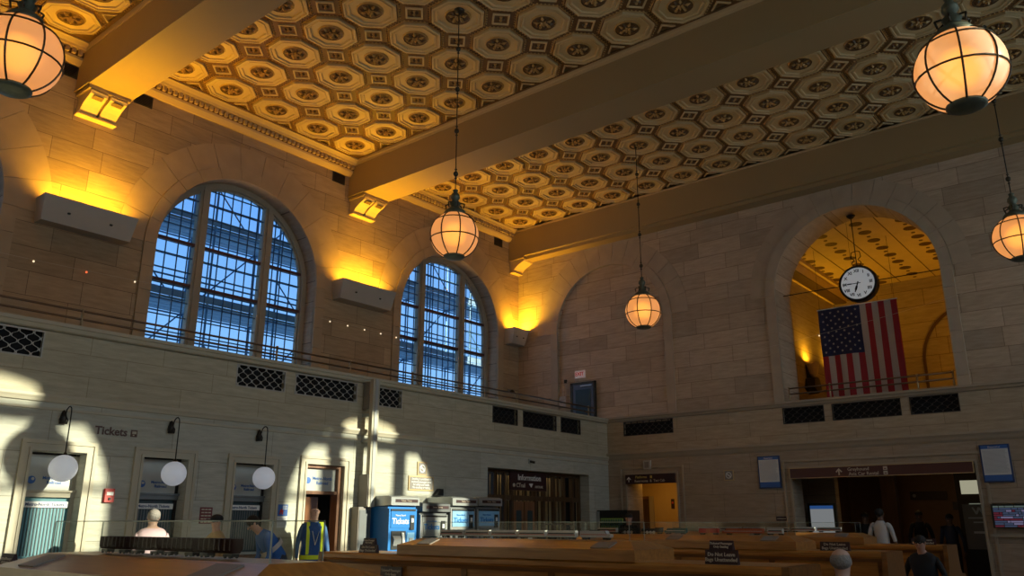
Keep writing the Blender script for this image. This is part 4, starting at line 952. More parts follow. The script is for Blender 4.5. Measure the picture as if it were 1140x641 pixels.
b = MB(); b.box(-.36, .70, -.06, -.05, 2.30, 2.68, lit); b.build('transom_pane', t)
b = MB(); b.box(-.20, .34, -.06, -.05, 1.80, 2.04, lit2); b.build('pane', t)
t = thing('advertising_board', (22.6, 3.98, 0), 'grey standing board with white emblem and text near the far doorway', 'board', rz=-PI/2)
b = MB(); b.box(-.38, .30, 0, .05, .9, 1.93, M['plaq']); b.box(-.38, .30, 0, .05, 0, .9, M['black']); b.build('panel', t)
b = MB(); b.prism([(-.18, 1.86), (-.14, 1.86), (-.09, 1.76), (-.05, 1.86), (.0, 1.86), (.05, 1.76), (.09, 1.86), (.13, 1.86), (.07, 1.70), (.03, 1.70), (-.02, 1.80), (-.07, 1.70), (-.11, 1.70)], 'y', -.006, 0, M['paper']); b.box(-.28, .2, -.005, 0, 1.60, 1.63, M['paper']); b.box(-.18, .12, -.005, 0, 1.50, 1.53, M['paper']); b.box(-.20, .18, -.005, 0, 1.26, 1.31, M['white']); b.build('emblem', t)
t = thing('hall_sign', (26.97, 6.05, 2.28), 'dim maroon sign on the far wall of the rear hall', 'sign', rz=-PI/2)
b = MB(); b.box(-.50, .50, -.04, 0, -.12, .12, M['maroon']); b.bar((-.38, -.04, 0), (-.38, -.05, 0), .05, M['greyt'], 12); b.build('board', t)
for yy, lab in ((4.78, 'left small dark picture by the far doorway'), (4.50, 'right small dark picture by the far doorway')):
    t = thing('wall_picture', (26.97, yy+.55, 1.98), lab, 'picture', rz=-PI/2)
    b = MB(); b.box(-.10, .10, -.03, 0, -.11, .11, M['trdark'] if yy > 4.6 else M['maroon']); b.build('frame', t)
t = thing('information_screen', (21.4, 7.3, 0), 'standing white screen with blue header inside the left of the wide opening', 'screen', rz=-PI/2+.1)
scw = emitm('screen_white', (.55, .58, .60), .30); scb = emitm('screen_blue_bar', (.05, .16, .5), .35)
b = MB(); b.box(-.36, .32, 0, .06, .3, 1.98, M['trdark']); b.build('cabinet', t)
b = MB(); b.box(-.30, .26, -.006, 0, 1.2, 1.84, scw); b.box(-.30, .26, -.007, 0, 1.84, 1.92, scb); b.build('display', t)
# ------------------------------------------------------------------ upper room behind the clock arch
br = MB(); X0, X1, Y0, Y1, Z1 = 21.04, 28.0, .0, 8.5, 8.75
br.box(X1, X1+.1, Y0, Y1, 3.6, Z1+.5, M['backw']); struct(br.build('wall_upper_room_back'))
br = MB(); br.box(X0, X1, Y1, Y1+.1, 3.6, Z1+.5, M['backw']); br.box(X0, X1, Y0-.1, Y0, 3.6, Z1+.5, M['backw']); struct(br.build('wall_upper_room_side'))
br = MB(); br.box(X0-.02, X0, CA+RA, Y1, 3.6, 9.4, M['backw']); br.box(X0-.02, X0, Y0, CA-RA, 3.6, 9.4, M['backw']); struct(br.build('wall_upper_room_front'))
br = MB(); br.box(20.13, X1, CA-RA, CA+RA, 4.26, 4.30, M['trimx']); br.box(21.04, X1, Y0, Y1, 4.1, 4.2, M['trimx']); struct(br.build('floor_upper_room'))
br = MB(); br.box(X0, X1, Y0, Y1, Z1+.40, Z1+.5, M['cream']); 
k = 0
y = .45
while y < 8.2:
    x = X0+.5-.41*(k % 2)+.41
    while x < X1-.2:
        n = 14
        for (r_, m_, dz) in ((.17, M['dkgold'], .385),):
            br.bar((x, y, Z1+.40), (x, y, Z1+.392), r_, m_, n) 
        br.bar((x+.41, y+.02, Z1+.40), (x+.41, y+.02, Z1+.39), .055, M['dkgold'], 8)
        x += .82
    br.box(X0, X1, y+.52, y+.533, Z1+.385, Z1+.40, M['dkgold'])
    y += 1.05; k += 1
struct(br.build('ceiling_upper_room'))
br = MB(); br.box(X0, X1, Y1-.5, Y1, Z1-.0, Z1+.4, M['cream']); br.box(X0, X1, Y1-.62, Y1-.50, Z1+.28, Z1+.4, M['cream']); br.box(X0, X1, Y1-.50, Y1-.12, Z1-.03, Z1+.0, M['oakzd']); struct(br.build('trim_11'))
b = MB(); arch_ring(b, 'x', X1, 4.1, 6.4, 1.70, 1.78, .05, 12, .0, M['dkgold'], z0=4.0, bh=3); struct(b.build('trim_12'))
# top of arch room front above arch soffit
b = MB(); b.box(21.0, 21.04, Y0, Y1, 9.12, 9.4, M['cream']); struct(b.build('wall_upper_room_header'))
for x, lab in ((24.8, 'left bronze eagle shaped sconce lit from above in the upper room'), (26.8, 'right bronze sconce beside the flag in the upper room')):
    t = thing('wall_sconce', (x, Y1, 5.75), lab, 'wall light')
    b = MB(); b.lathe([(.05, 0), (.12, .1), (.16, .28), (.20, .42), (.17, .44), (.14, .30)], (0, -.20, 0), M['goldfr'], 14); b.box(-.08, .08, -.12, 0, .0, .4, M['bronze']); b.build('bowl', t)
    b = MB(); b.prism([(-.32, -.35), (0, -.5), (.32, -.35), (.2, -.05), (.1, .0), (-.1, 0), (-.2, -.05)], 'y', -.3, 0, M['bronze']); b.build('wings', t)
    area('sconce_glow', (x, Y1-.20, 6.22), (0, -.08, 1), .25, .18, 20, ORANGE, 160)
area('upper_room_light', (24.5, 3.2, 4.9), (.25, .1, 1), 2.5, 1.5, 62, (1, .45, .03), 170)

# flag
t = thing('american_flag', (20.82, 6.70, 6.78), 'large United States flag hung vertically in the clock arch', 'flag', rz=-PI/2)
FW, FH = 1.92, 2.42
def wav(x, z): return .035*math.sin(x*7.0+.4)*(.3+(-z)/FH)+.012*math.sin(x*19+z*3)
b = MB(); sw = FW/13
for k in range(13):
    m_ = M['flagred'] if k % 2 == (0) else M['flagwh']
    for j in range(16):
        for i in range(3):
            x0_, x1_ = sw*(k+i/3), sw*(k+(i+1)/3); z0_, z1_ = -FH*j/16, -FH*(j+1)/16
            if x1_ <= sw*7+.001 and z1_ >= -1.20-.05: continue
            b.add([(x0_, wav(x0_, z0_), z0_), (x1_, wav(x1_, z0_), z0_), (x1_, wav(x1_, z1_), z1_), (x0_, wav(x0_, z1_), z1_)], [(0, 1, 2, 3)], m_)
b.build('stripes', t, fix=False)
b = MB(); n = 21
for i in range(n):
    for j in range(8):
        x0_, x1_ = sw*7*i/n, sw*7*(i+1)/n; z0_, z1_ = -FH*.5*j/8, -FH*.5*(j+1)/8
        b.add([(x0_, wav(x0_, z0_)-.001, z0_), (x1_, wav(x1_, z0_)-.001, z0_), (x1_, wav(x1_, z1_)-.001, z1_), (x0_, wav(x0_, z1_)-.001, z1_)], [(0, 1, 2, 3)], M['flagbl'])
b.build('canton', t, fix=False)
b = MB(); CH = FH*.5; CWd = sw*7
for i in range(11):
    for j in range(9):
        if (i+j) % 2: continue
        cz = -CH*(i+1)/12; cx_ = CWd*(j+1)/10
        pts = []
        for k in range(10):
            r_ = .036 if k % 2 == 0 else .015; a = PI/2+k*PI/5; pts.append((cx_+r_*math.cos(a), wav(cx_, cz)-.006, cz+r_*math.sin(a)))
        b.add(pts+[(cx_, wav(cx_, cz)-.006, cz)], [(k, (k+1) % 10, 10) for k in range(10)], M['flagwh'])
b.build('stars', t, fix=False)
b = MB(); b.bar((-.02, 0, .01), (FW+.02, 0, .01), .014, M['paper'], 6)
for x in (.05, FW/2, FW-.05): b.bar((x, 0, .0), (x, -.0, 2.2 if x == FW/2 else 1.65), .004, M['black'], 4)
b.build('hanging_rod', t)

# clock
t = thing('hanging_clock', (20.55, 5.53, 9.05), 'round black rimmed double faced clock hanging in the arch above the flag', 'clock', rz=-PI/2)
zc = -1.82
b = MB(); b.bar((0, -.10, zc), (0, .10, zc), .46, M['black'], 40); b.build('case', t)
b = MB()
for s_ in (-1, 1): 
    n = 40; ring0 = [(.46*math.cos(2*PI*i/n), s_*.10, zc+.46*math.sin(2*PI*i/n)) for i in range(n)]; ring1 = [(.44*math.cos(2*PI*i/n), s_*.13, zc+.44*math.sin(2*PI*i/n)) for i in range(n)]; ring2 = [(.405*math.cos(2*PI*i/n), s_*.125, zc+.405*math.sin(2*PI*i/n)) for i in range(n)]; ring3 = [(.40*math.cos(2*PI*i/n), s_*.10, zc+.40*math.sin(2*PI*i/n)) for i in range(n)]
    for a_, c_ in ((ring0, ring1), (ring1, ring2), (ring2, ring3)): b.add(a_+c_, [(i, (i+1) % n, n+(i+1) % n, n+i) for i in range(n)], M['black'])
b.build('rim', t, smooth=True)
b = MB(); b.bar((0, -.112, zc), (0, -.10, zc), .40, M['clockf'], 40); b.bar((0, .112, zc), (0, .10, zc), .40, M['clockf'], 40); b.build('face', t)
for k, rn in enumerate(['XII', 'I', 'II', 'III', 'IIII', 'V', 'VI', 'VII', 'VIII', 'IX', 'X', 'XI']):
    a = PI/2-k*PI/6
    o = text(rn, .105, (.315*math.cos(a), -.114, zc+.315*math.sin(a)), 'y', M['black'], t, name='numeral', bold=.003)
def hand(ang, L, w_, nm):
    b = MB(); u = Vector((math.sin(ang), 0, math.cos(ang))); v = Vector((u.z, 0, -u.x)); c = Vector((0, -.120, zc))
    b.obox(c+u*(L*.40), u*(L*.60), v*w_, (0, .003, 0), M['black']); b.obox(c+u*(L*.55), u*.05, v*w_*1.8, (0, .003, 0), M['black']); b.build(nm, t)
hand(math.radians(271), .36, .008, 'minute_hand'); hand(math.radians(200), .23, .014, 'hour_hand')
b = MB(); b.bar((0, 0, 0), (0, 0, zc+.44), .013, M['black'], 6); b.lathe([(.11, 0), (.10, -.03), (.03, -.09)], (0, 0, 0), M['black'], 12)
for s_ in (-1, 1): b.tube([(0, 0, zc+.86), (s_*.10, 0, zc+.84), (s_*.12, 0, zc+.70), (s_*.04, 0, zc+.64), (s_*.11, 0, zc+.56), (s_*.09, 0, zc+.48), (0, 0, zc+.45)], .010, M['black'], 5)
b.build('hanger', t)
b = MB(); b.bar((-1.94, 0, zc+.02), (-.45, 0, zc+.02), .012, M['black'], 6); b.build('tie_rod', t); b = MB(); b.bar((.45, 0, zc+.02), (1.92, 0, zc+.02), .012, M['black'], 6); b.build('tie_rod', t)

# string lights spanning the hall
def string(p, q, sag, n, lab, mats, skip=()):
    p, q = Vector(p), Vector(q)
    t = thing('string_lights', p, lab, 'string lights')
    pts = [(q-p)*k/24+Vector((0, 0, -sag*4*(k/24)*(1-k/24))) for k in range(25)]
    b = MB(); b.tube(pts, .0032, M['cream2'], 4); b.build('cable', t)
    for k in range(n):
        f = (k+.5)/n; c = (q-p)*f+Vector((0, 0, -sag*4*f*(1-f)-.03)); b = MB(); b.sphere(c, .019, mats[k % len(mats)], 8, 6); b.build('bulb', t)
string((1.2, 15.9, 6.2), (7.9, 15.9, 6.25), .05, 7, 'thin string of tiny bulbs along the wall left of the large window', [M['fairy'], M['fairy'], M['fairyr']])
string((12.1, 15.9, 6.35), (14.9, 15.9, 6.33), .0, 5, 'short string of four or five bulbs under the middle uplight', [M['fairy']])
string((13.0, 15.97, 7.02), (19.75, 15.5, 9.25), .1, 1, 'pale wire rising to the corner bracket', [M['fairy']])
string((19.7, 11.9, 5.5), (19.6, .8, 6.8), .25, 1, 'pale wire crossing before the end wall and the arch', [M['fairy']])

# ------------------------------------------------------------------ benches
def bench(xc, y0, y1, lab, group='long oak waiting benches'):
    t = thing('waiting_bench', (xc, (y0+y1)/2, 0), lab, 'bench', group); h = (y1-y0)/2
    b = MB(); b.prism([(-.24, .40), (-.30, 1.09), (.30, 1.09), (.24, .40)], 'y', -h+.04, h-.04, M['oak'])
    n = int(2*h/1.1)
    for s_ in (-1, 1):
        for i in range(n+1):
            yy = -h+.06+i*(2*h-.12)/n; b.obox((s_*.275, yy, .76), (s_*.012, 0, 0), (0, .035, 0), (s_*.028, 0, .32), M['oakdk'])
    b.build('backrest', t)
    b = MB(); b.prism([(-.33, 1.09), (-.35, 1.11), (-.35, 1.15), (-.33, 1.17), (.33, 1.17), (.35, 1.15), (.35, 1.11), (.33, 1.09)], 'y', -h, h, M['oak']); b.prism([(-.315, 1.05), (-.33, 1.09), (.33, 1.09), (.315, 1.05)], 'y', -h+.03, h-.03, M['oakdk']); b.build('top_rail', t)
    for s_ in (-1, 1):
        b = MB(); b.prism([(s_*.24, .39), (s_*.24, .45), (s_*.60, .46), (s_*.68, .44), (s_*.69, .41), (s_*.66, .39)], 'y', -h+.04, h-.04, M['oak']); b.build('seat', t)
        b = MB(); b.box(s_*.56, s_*.60, -h+.05, h-.05, .0, .39, M['oakdk']); b.build('seat_panel', t)
        b = MB(); P_ = [(-.66, 0), (-.70, .45), (-.74, .66), (-.66, .72), (-.48, .72), (-.40, .80), (-.36, 1.0), (-.35, 1.17), (.35, 1.17), (.36, 1.0), (.40, .80), (.48, .72), (.66, .72), (.74, .66), (.70, .45), (.66, 0)]
        b.prism(P_, 'y', s_*h-.03, s_*h+.03, M['oakdk']); b.build('end_panel', t)
    return t
def case(xc, y0, y1, lab, g0=.03, g1=.10):
    t = thing('display_case', (xc, (y0+y1)/2, 1.17), lab, 'display case', 'train display cases'); h = (y1-y0)/2
    b = MB(); T = .17; S = .10
    P0 = [(-.36, -h-.06, 0), (.36, -h-.06, 0), (.36, h+.06, 0), (-.36, h+.06, 0)]; P1 = [(a, c, S) for a, c, _ in P0]; P2 = [(-.15, -h+.10, T), (.15, -h+.10, T), (.15, h-.10, T), (-.15, h-.10, T)]
    b.add(P0+P1+P2, [(3, 2, 1, 0)]+[(i, (i+1) % 4, 4+(i+1) % 4, 4+i) for i in range(4)]+[(4+i, 4+(i+1) % 4, 8+(i+1) % 4, 8+i) for i in range(4)]+[(8, 9, 10, 11)], M['oakgl']); b.build('base', t)
    n = max(2, int(h*2/1.0))
    for i in range(n):
        yy = -h+.32+i*(2*h-.64)/(n-1); b = MB(); b.obox((-.26, yy, (S+T)/2+.002), (.075, 0, .075*.07/.21), (0, .10, 0), (-.002, 0, .004), M['plaq']); b.build('plaque', t)
    b = MB(); y0_, y1_ = -h+.12, h-.12; Hh = .165
    for (a0, a1, c0, c1, z0, z1) in ((-.135, -.130, y0_, y1_, T, T+Hh), (.130, .135, y0_, y1_, T, T+Hh), (-.13, .13, y0_, y0_+.005, T, T+Hh), (-.13, .13, y1_-.005, y1_, T, T+Hh), (-.135, .135, y0_, y1_, T+Hh, T+Hh+.005)): b.box(a0, a1, c0, c1, z0+.001, z1, M['acryl'])
    b.build('acrylic_cover', t)
    b = MB()
    for a in (-.134, .134):
        for c in (y0_, y1_): b.bar((a, c, T), (a, c, T+Hh), .004, M['acedge'], 4)
        b.bar((a, y0_, T+Hh+.004), (a, y1_, T+Hh+.004), .0035, M['acedge'], 4)
    b.build('cover_edges', t)
    return t
ZT = 1.17+.17
bench(2.22, 2.55, 8.6, 'nearest oak bench at the lower left, topped with a wooden case base')
bench(6.85, 2.55, 8.25, 'long oak bench across the front centre carrying two stacks of maroon signs')
bench(10.95, 2.95, 8.4, 'oak bench in the second row right of centre under the black locomotives')
bench(14.75, 3.10, 8.4, 'farthest oak bench before the wide opening, ending at its right side')
case(2.22, 2.85, 5.15, 'clear train case nearest the camera at lower left')
case(6.85, 3.95, 6.85, 'clear train case holding silver coaches on the front centre bench')
case(10.95, 4.05, 7.45, 'clear train case holding black and orange locomotives on the second row')
case(14.75, 4.35, 8.0, 'clear train case holding silver coaches on the farthest bench')

def wheels(b, L, m_):
    for c in (-L*.33, L*.33):
        b.box(-.020, .020, c-.035, c+.035, .008, .020, m_)
        for d in (-.02, .02):
            for s_ in (-1, 1): b.bar((s_*.014, c+d, .010), (s_*.021, c+d, .010), .010, m_, 10)
def traincar(kind, x, y, lab, grp, L=.33, S=1.0):
    t = thing({'coach': 'model_coach', 'hopper': 'model_hopper_car', 'steam': 'model_steam_locomotive', 'diesel': 'model_diesel_locomotive', 'box': 'model_boxcar', 'head': 'model_train_locomotive'}[kind], (x, y, ZT+.004), lab, 'model train', grp)
    b = MB(); wheels(b, L, M['trdark']); b.build('wheels', t)
    w_ = .030; h = .086
    if kind == 'coach':
        b = MB(); b.prism([(-w_, .022), (w_, .022), (w_, .072), (w_*.7, .084), (-w_*.7, .084), (-w_, .072)], 'y', -L/2+.008, L/2-.008, M['trwhite']); b.build('body', t)
        b = MB()
        for s_ in (-1, 1): b.box(s_*w_, s_*(w_+.001), -L/2+.02, L/2-.02, .050, .062, M['trdark']); b.box(s_*w_, s_*(w_+.0012), -L/2+.01, L/2-.01, .040, .047, M['redp'])
        b.build('window_band', t)
    elif kind == 'hopper':
        b = MB(); b.prism([(-w_*.6, .022), (w_*.6, .022), (w_, .04), (w_, .085), (-w_, .085), (-w_, .04)], 'y', -L/2+.008, L/2-.008, M['trbrown']); b.build('body', t)
        b = MB()
        for i in range(7): b.box(-w_-.003, w_+.003, -L/2+.015+i*(L-.03)/6.2, -L/2+.022+i*(L-.03)/6.2, .035, .087, M['maroon'])
        b.build('ribs', t)
    elif kind == 'box':
        b = MB(); b.box(-w_, w_, -L/2+.008, L/2-.008, .024, .084, M['redp']); b.build('body', t)
        b = MB(); b.box(-w_-.002, w_+.002, -.03, .03, .028, .078, M['orange']); b.build('door', t)
    elif kind == 'steam':
        b = MB(); b.bar((0, -L*.18, .056), (0, L*.48, .056), .024, M['trdark'], 14); b.box(-.028, .028, -L*.46, -L*.18, .024, .088, M['trdark']); b.box(-.030, .030, -L*.48, -L*.16, .086, .092, M['trdark']); b.build('boiler', t)
        b = MB(); b.bar((0, L*.40, .078), (0, L*.40, .100), .008, M['trdark'], 8, .011); b.bar((0, L*.18, .078), (0, L*.18, .092), .009, M['trdark'], 8); b.build('chimney', t)
        b = MB()
        for i in range(3): b.bar((-.030, -L*.1+i*.055, .024), (-.026, -L*.1+i*.055, .024), .023, M['trwhite'], 12)
        b.box(-.033, -.031, -L*.12, L*.36, .022, .027, M['trwhite']); b.build('driving_wheels', t)
    else:
        m_ = M['orange'] if kind == 'diesel' else M['trwhite']
        b = MB(); b.prism([(-L/2+.008, .022), (L/2-.012, .022), (L/2-.004, .050), (L/2-.045, .058), (L/2-.062, .084), (-L/2+.008, .084)], 'x', -w_, w_, m_); b.build('body', t)
        b = MB(); b.box(-w_-.001, w_+.001, -L/2+.02, L/2-.04, .046, .052, M['redp'] if kind == 'head' else M['trwhite']); b.build('stripe', t)
        b = MB(); b.prism([(L/2-.056, .06), (L/2-.047, .06), (L/2-.06, .08), (L/2-.066, .08)], 'x', -w_-.001, w_+.001, M['trdark']); b.box(-.012, .012, -L*.2, L*.1, .084, .09, M['trdark']); b.build('windscreen', t)
    return t
for i, y in enumerate((4.55, 4.22, 3.89, 3.56)): traincar('hopper', 2.22, y, 'brown ribbed model hopper car in the nearest case, %s' % ['leftmost', 'second from left', 'third from left', 'rightmost'][i], 'brown hopper cars in the nearest case', .30)
for i, y in enumerate((6.40, 6.03, 5.66, 5.29, 4.92)): traincar('coach', 6.85, y, 'silver model coach with red stripe in the centre case, %s' % ['leftmost', 'second from left', 'third from left', 'fourth from left', 'next to the locomotive'][i], 'silver coaches in the centre case', .355)
t = traincar('head', 6.85, 4.52, 'white and red model locomotive at the right end of the centre case', None, .36); t.rotation_euler = (0, 0, PI)
for i, (y, k, l) in enumerate(((7.02, 'coach', 'pale model coach at the left end of the second row case'), (6.62, 'steam', 'black model steam locomotive, left of two in the second row case'), (6.24, 'steam', 'black model steam locomotive, right of two in the second row case'))): traincar(k, 10.95, y, l, None, .36)
t = traincar('diesel', 10.95, 5.86, 'dark green model diesel locomotive in the middle of the second row case', None, .36); 
for ch in t.children:
    if ch.name.startswith('body'): ch.data.materials[0] = M['trgreen']
traincar('box', 10.95, 5.34, 'bright red model boxcar left of the long orange locomotive', None, .30)
t = traincar('diesel', 10.95, 4.84, 'long orange model diesel locomotive in the second row case', None, .60)
t = traincar('coach', 10.95, 4.38, 'dim silver coach at the right end of the second row case', None, .22)
for i, y in enumerate((7.2, 6.75, 6.3, 5.85, 5.4, 4.95)): traincar('coach', 14.75, y, 'silver model coach on the farthest bench, %s' % ['leftmost of six', 'second of six from left', 'third of six from left', 'fourth of six from left', 'fifth of six from left', 'rightmost of six'][i], 'silver coaches in the farthest case', .42)

def desk_sign(x, y, z, w_, h, lines, lab, size):
    t = thing('bench_sign', (x, y, z), lab, 'sign', None, -PI/2)
    b = MB(); b.prism([(-.02, 0), (.03, 0), (.012, h), (.0, h)], 'x', -w_/2, w_/2, M['maroon']); b.build('board', t)
    o = text(lines, size, (0, -.013, h*.5), 'y', M['cream2'], t, bold=.0006); o.rotation_euler = (-.20, 0, 0)
    return t
DN = 'Do Not Leave\nBags Unattended'; TP = 'Ticketed Passenger\nOnly Seating'
desk_sign(1.98, 5.36, ZT-.17, .26, .085, DN, 'lower maroon do not leave bags sign at the far left edge', .034)
desk_sign(1.99, 5.36, ZT-.085, .17, .075, TP, 'upper maroon ticketed passenger sign stacked at the far left edge', .020)
desk_sign(6.60, 7.50, ZT-.17, .30, .088, DN, 'lower maroon bags sign on the front bench before the blue ticket machine', .038)
desk_sign(6.61, 7.50, ZT-.082, .20, .072, TP, 'upper maroon seating sign stacked before the blue ticket machine', .024)
desk_sign(6.60, 3.12, ZT-.17, .29, .115, DN, 'lower of two stacked maroon signs at front centre, reading Do Not Leave Bags Unattended', .042)
desk_sign(6.61, 3.12, ZT-.055, .21, .075, TP, 'upper of two stacked maroon signs at front centre, for ticketed passengers', .026)
desk_sign(10.72, 3.55, ZT-.17, .36, .105, DN, 'single maroon bags sign on the second row bench by the bald head', .046)
desk_sign(14.50, 3.42, ZT-.17, .36, .10, DN, 'small maroon bags sign on the farthest bench beside the person in black', .046)
# sign plate fixed to the front of the bench
t = thing('bench_sign', (6.54, 7.02, .955), 'flat maroon plate on the bench face reading Ticketed Passenger Only Seats', 'sign', None, -PI/2)
b = MB(); b.box(-.17, .17, -.025, -.01, -.11, .08, M['maroon']); b.build('board', t)
text('Ticketed Passenger\nOnly Seats', .040, (0, -.028, .02), 'y', M['cream2'], t, bold=.0006)

# ------------------------------------------------------------------ people
def seg_d(p, a, b_):
    ab = b_-a; t_ = max(0, min(1, (p-a).dot(ab)/max(ab.length_squared, 1e-9))); return (p-(a+ab*t_)).length
def person(loc, yaw, lab, top, bottom, skin, pose='stand', H=1.75, lean=0.0, hair=None, hairstyle='short', sleeves='long', arms=None, fingers=True, cat='person', bulk=1.0, head_tilt=0.0):
    t = thing('person', loc, lab, cat, None, yaw); s = H/1.75
    J = {}; R = {}; E = []
    def j(n, p, r, par=None):
        J[n] = Vector(p)*s; R[n] = (r[0]*s*bulk if n in ('pelvis', 'waist', 'chest', 'upchest') else r[0]*s, r[1]*s)
        if par: E.append((par, n))
    sit = pose == 'sit'; dz = -.42 if sit else 0
    def up(x, y, z):          # lean the trunk forward about the hips
        zz = z-.95; return (x+math.sin(lean)*zz+math.cos(lean)*0*x, y, .95+math.cos(lean)*zz-math.sin(lean)*x+dz)
    j('pelvis', (0, 0, .95+dz), (.14, .16)); j('waist', up(0, 0, 1.10), (.13, .145), 'pelvis'); j('chest', up(.0, 0, 1.28), (.135, .17), 'waist'); j('upchest', up(-.01, 0, 1.41), (.10, .12), 'chest')
    j('neck', up(.0, 0, 1.50), (.052, .052), 'upchest'); ht = head_tilt
    j('jaw', up(.02+ht*.3, 0, 1.565), (.068, .062), 'neck'); j('head', up(.015+ht*.6, 0, 1.645), (.092, .078), 'jaw'); j('crown', up(.0+ht*.8, 0, 1.70), (.070, .062), 'head')
    for sd, y_ in (('L', 1), ('R', -1)):
        A = (arms or {}).get(sd, [(-.03, .25, 1.14), (.06, .27, .90)])
        j('sh'+sd, up(-.01, y_*.175, 1.42), (.062, .062), 'upchest')
        j('el'+sd, up(A[0][0], y_*A[0][1], A[0][2]), (.045, .045), 'sh'+sd); j('wr'+sd, up(A[1][0], y_*A[1][1], A[1][2]), (.028, .028), 'el'+sd)
        d = (J['wr'+sd]-J['el'+sd]).normalized(); w0 = J['wr'+sd]/s
        pc = w0+d*.055; J['pa'+sd] = pc*s; R['pa'+sd] = (.032*s, .018*s); E.append(('wr'+sd, 'pa'+sd))
        if fingers:
            side = Vector((1, 0, 0)) if abs(d.x) < .8 else Vector((0, -y_, 0))
            side = (side-d*side.dot(d)).normalized(); nrm = d.cross(side)*y_
            for k, L in enumerate((.075, .085, .08, .062)):
                o_ = (k-1.5)*.019; k1 = pc+d*.035-side*o_; k2 = k1+d*L*.55+nrm*.008; k3 = k2+d*L*.4+nrm*.025
                for nm, p, r in (('a', k1, .010), ('b', k2, .0085), ('c', k3, .007)):
                    J['f%d%s%s' % (k, nm, sd)] = p*s; R['f%d%s%s' % (k, nm, sd)] = (r*s, r*s)
                E.append(('pa'+sd, 'f%da%s' % (k, sd))); E.append(('f%da%s' % (k, sd), 'f%db%s' % (k, sd))); E.append(('f%db%s' % (k, sd), 'f%dc%s' % (k, sd)))
            th1 = pc-d*.01+side*.036; th2 = th1+d*.035+side*.018; J['th1'+sd] = th1*s; R['th1'+sd] = (.011*s, .011*s); J['th2'+sd] = th2*s; R['th2'+sd] = (.009*s, .009*s); E.append(('pa'+sd, 'th1'+sd)); E.append(('th1'+sd, 'th2'+sd))
        if sit: K = [(.0, .10, .93), (.44, .13, .95), (.46, .14, .50), (.62, .15, .46)]
        else: K = [(0, .095, .90), (.025, .11, .50), (-.01, .12, .09), (.15, .14, .045)]
        dd = dz if sit else 0
        j('hip'+sd, (K[0][0], y_*K[0][1], K[0][2]+dd), (.095, .095), 'pelvis'); j('kn'+sd, (K[1][0], y_*K[1][1], K[1][2]+dd), (.062, .062), 'hip'+sd)
        j('an'+sd, (K[2][0], y_*K[2][1], K[2][2]+dd+(.0 if not sit else .01)), (.044, .044), 'kn'+sd); j('toe'+sd, (K[3][0], y_*K[3][1], K[3][2]+dd+(.01 if sit else 0)), (.045, .032), 'an'+sd)
    names = list(J); idx = {n: i for i, n in enumerate(names)}
    me = bpy.data.meshes.new('b'); me.from_pydata([J[n] for n in names], [(idx[a], idx[c]) for a, c in E], [])
    o = bpy.data.objects.new('b', me); COL.objects.link(o)
    sk = o.modifiers.new('s', 'SKIN'); sk.use_smooth_shade = True
    for i, n in enumerate(names):
        me.skin_vertices[0].data[i].radius = R[n]; me.skin_vertices[0].data[i].use_root = (n == 'pelvis')
    ss = o.modifiers.new('u', 'SUBSURF'); ss.levels = 1; ss.render_levels = 1
    bpy.context.view_layer.update()
    bm_ = bpy.data.meshes.new_from_object(o.evaluated_get(bpy.context.evaluated_depsgraph_get()))
    bpy.data.objects.remove(o)
    mats = [top, bottom, skin, M['blackc']]; bm_.materials.clear()
    for m_ in mats: bm_.materials.append(m_)
    bones = []
    for a, c in E:
        n_ = c
        if n_.startswith(('f', 'th', 'pa')): k = 2
        elif n_ in ('jaw', 'head', 'crown'): k = 2
        elif n_ == 'neck': k = 2
        elif n_.startswith('toe'): k = 3
        elif n_.startswith(('hip', 'kn', 'an')): k = 1
        elif n_.startswith('wr') and sleeves == 'short': k = 2
        else: k = 0
        bones.append((J[a], J[c], k, (R[a][0]+R[c][0])/2))
    for p in bm_.polygons:
        c = p.center; p.material_index = min(bones, key=lambda q: seg_d(c, q[0], q[1])/q[3])[2]; p.use_smooth = True
    # face details joined to the one body mesh
    hc = J['head']; x_ax = Vector((math.cos(lean), 0, -math.sin(lean))); z_ax = Vector((math.sin(lean), 0, math.cos(lean))); y_ax = Vector((0, 1, 0))
    fb = MB()
    def F(a, c, d): return hc+s*(x_ax*a+y_ax*c+z_ax*d)
    fb.sphere(F(.088, 0, -.012), .016*s, skin, 8, 6, (1, .8, 1.3))
    for y_ in (-1, 1):
        fb.sphere(F(.076, y_*.030, .012), .009*s, M['plaq'], 8, 6); fb.sphere(F(.082, y_*.030, .012), .006*s, M['black'], 8, 6); fb.sphere(F(-.002, y_*.080, -.005), .022*s, skin, 8, 6, (.8, .4, 1.3))
    fb.sphere(F(.074, 0, -.052), .018*s, M['salmon'], 8, 6, (.5, 1, .3))
    fo = fb.build('f')
    bmj = bmesh.new(); bmj.from_mesh(bm_); nb = len(bm_.materials)
    tmp = fo.data; off = len(bm_.materials)
    k0 = len(bmj.faces); bmj.from_mesh(tmp); bmj.faces.ensure_lookup_table()
    for f in bmj.faces[k0:]: f.material_index += off
    for m_ in tmp.materials: bm_.materials.append(m_)
    bmj.to_mesh(bm_); bmj.free(); bpy.data.objects.remove(fo)
    body = bpy.data.objects.new('body', bm_); COL.objects.link(body); body.parent = t
